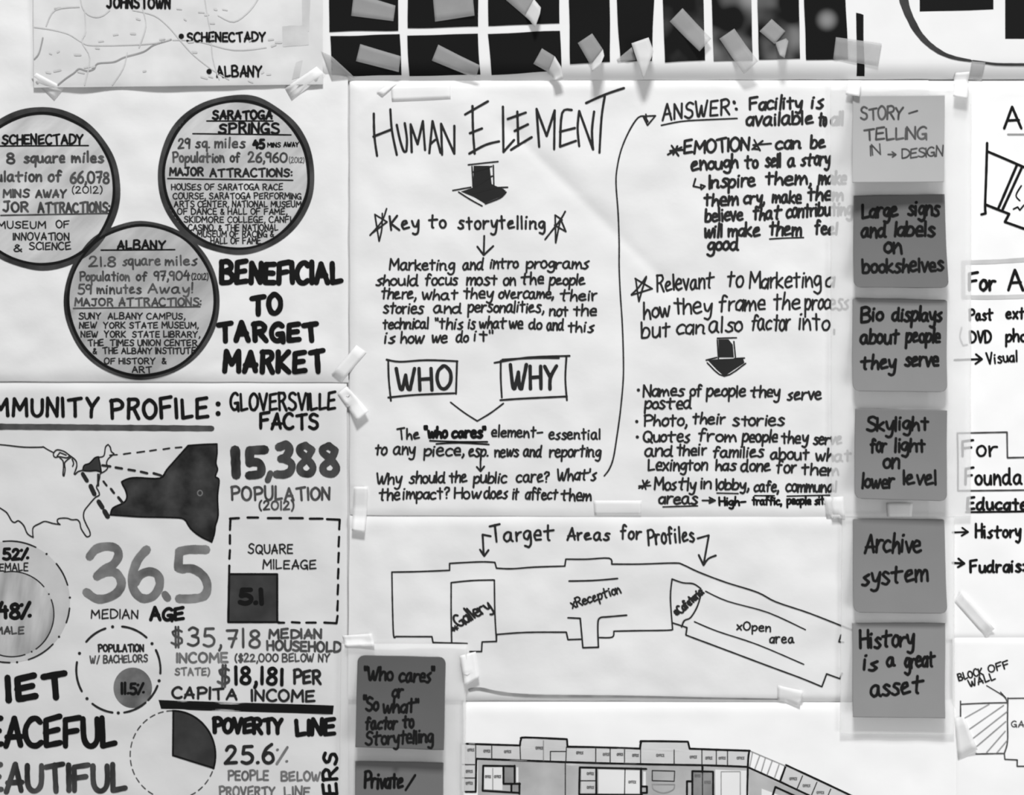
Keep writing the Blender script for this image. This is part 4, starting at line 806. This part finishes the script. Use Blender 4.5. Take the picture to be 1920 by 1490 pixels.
def qt(TL, TR, BR, BL, m, label, lift=(0, 0, 0), **kw):
    """simple strip running TL..BL -> TR..BR"""
    mx = ((TL[0]+TR[0])/2, (TL[1]+TR[1])/2, (BL[0]+BR[0])/2, (BL[1]+BR[1])/2)
    tape([TL+BL+(lift[0],), mx+(lift[1],), TR+BR+(lift[2],)], m, label, **kw)
qt((664, -12), (742, 12), (738, 41), (659, 31), tape_m, 'tape on the leftmost black print of the upper row')
qt((811, -14), (886, -12), (890, 31), (816, 42), tape_m, 'tape hanging over the middle black print of the upper row', (0, .2, 1))
tape([(940, -6, 1003, -30, 0), (984, 32, 1001, 0, .3), (994, 42, 1014, 17, 3), (1003, 56, 1012, 30, 6)], tape_m, 'tape curling off the right black print of the upper row', 1)
qt((676, 84), (752, 107), (748, 136), (668, 116), tape_m, 'tape slanting down across the leftmost black print of the lower row', (0, 0, 1))
qt((822, 85), (900, 125), (892, 148), (810, 115), tape_m, 'tape slanting across the middle black print of the lower row', (0, .3, 4))
tape([(1016, 92, 1000, 121, 0), (1040, 107, 1028, 136, .4), (1052, 128, 1036, 146, 4), (1056, 150, 1040, 153, 8)], tape_m, 'short tape curling off the right black print of the lower row', 1)
tape([(1110, 64, 1083, 82, 0), (1130, 94, 1107, 124, .5), (1132, 108, 1109, 130, 6), (1124, 128, 1109, 138, 11)], tape_m, 'folded tape at the foot of the first upright print', 1)
tape([(1183, 84, 1215, 73, 4), (1190, 108, 1224, 100, 7), (1199, 135, 1213, 130, 10), (1205, 151, 1207, 150, 12)], tape_l, 'pointed twisted tape hanging at the foot of the second upright print')
qt((1156, 113), (1184, 90), (1192, 114), (1158, 118), tape_m, 'flat grey piece standing for the shadow part under the pointed twisted tape')  # shadow part of the twisted tape, modelled as a flat grey piece
qt((1279, 17), (1332, 75), (1310, 99), (1255, 42), tape_m, 'long diagonal tape on the third upright print', (0, .5, 4))
qt((1376, 55), (1419, 118), (1393, 142), (1348, 74), tape_m, 'diagonal tape with raised lower end on the smoke print', (0, .8, 7))
tape([(1446, 37, 1423, 60, 0), (1471, 60, 1451, 84, .6)], tape_m, 'diamond shaped tape on the fifth upright print')
tape([(1452, 82, 1472, 74, 2), (1456, 96, 1476, 80, 4), (1459, 108, 1468, 113, 8)], tape_m, 'small folded tape tip below the diamond shaped tape')
qt((1566, 71), (1652, 83), (1645, 126), (1561, 112), tape_m, 'wide grey tape crossing the narrow black bar', (0, .4, .5))
qt((1820, 116), (1846, 118), (1841, 152), (1817, 148), tape_m, 'small grey tape over the drawn arc', (0, 0, 0))
tape([(1791, 137, 1817, 135, .3), (1787, 160, 1814, 160, 2), (1783, 183, 1810, 188, 5)], tape_w, 'bright white tape right of the STORY-TELLING note')
tape([(1590, 150, 1615, 150, .3), (1583, 179, 1609, 183, 3)], tape_w, 'white tape at the upper left corner of the STORY-TELLING note')
qt((603, 97), (622, 106), (667, 147), (622, 152), tape_m, 'tape over the lower left corner of the top sheet')
qt((733, 160), (845, 156), (845, 185), (735, 190), tape_w, 'long white tape above the HUMAN heading')
qt((733, 155), (744, 157), (717, 180), (706, 174), tape_w, 'narrow slanted white tape left of the long white tape', (0.2, .3, .4))
qt((594, 126), (610, 140), (547, 188), (535, 166), tape_w, 'slanted white tape at the lower right corner of the road map')
qt((60, 147), (70, 138), (121, 165), (102, 188), tape_w, 'faint slanted tape at the lower left corner of the road map')
qt((668, 647), (687, 660), (640, 716), (622, 702), tape_w, 'slanted white tape beside the word MARKET')
tape([(633, 738, 650, 724, .2), (655, 768, 676, 752, .8), (670, 789, 692, 771, 4)], tape_w, 'slanted white tape with raised end right of FACTS')
tape([(664, 912, 690, 912, 2), (662, 950, 689, 950, .2), (660, 994, 684, 998, 3)], tape_w, 'upright white tape left of the affect them line')
qt((1113, 938), (1203, 938), (1202, 966), (1115, 966), tape_w, 'flat white tape over the seam above Profiles')
qt((1661, 942), (1710, 942), (1708, 968), (1663, 968), tape_w, 'short white tape between the Skylight and Archive notes', (0, .3, 0))
tape([(862, 1228, 892, 1221, .3), (872, 1284, 899, 1268, 3)], tape_w, 'white tape right of the Who cares note')
qt((642, 1191), (697, 1187), (703, 1210), (648, 1212), tape_w, 'white tape above the Who cares note', (0, .5, 1.5))
qt((1458, 1284), (1506, 1294), (1499, 1322), (1458, 1312), tape_w, 'white tape at the lower seam of the building outline sheet', (0, 1, 2))
qt((1790, 1128), (1804, 1110), (1864, 1178), (1848, 1194), tape_w, 'slanted white tape below the Fudrais line', (0, .5, 2))
qt((1790, 1346), (1806, 1342), (1832, 1404), (1796, 1424), tape_w, 'white tape crossing the left side of the pencil plan', (0, .5, 2))
qt((1545, 932), (1580, 930), (1584, 972), (1550, 972), tape_w, 'white tape at the lower left corner of the tall vellum strip')
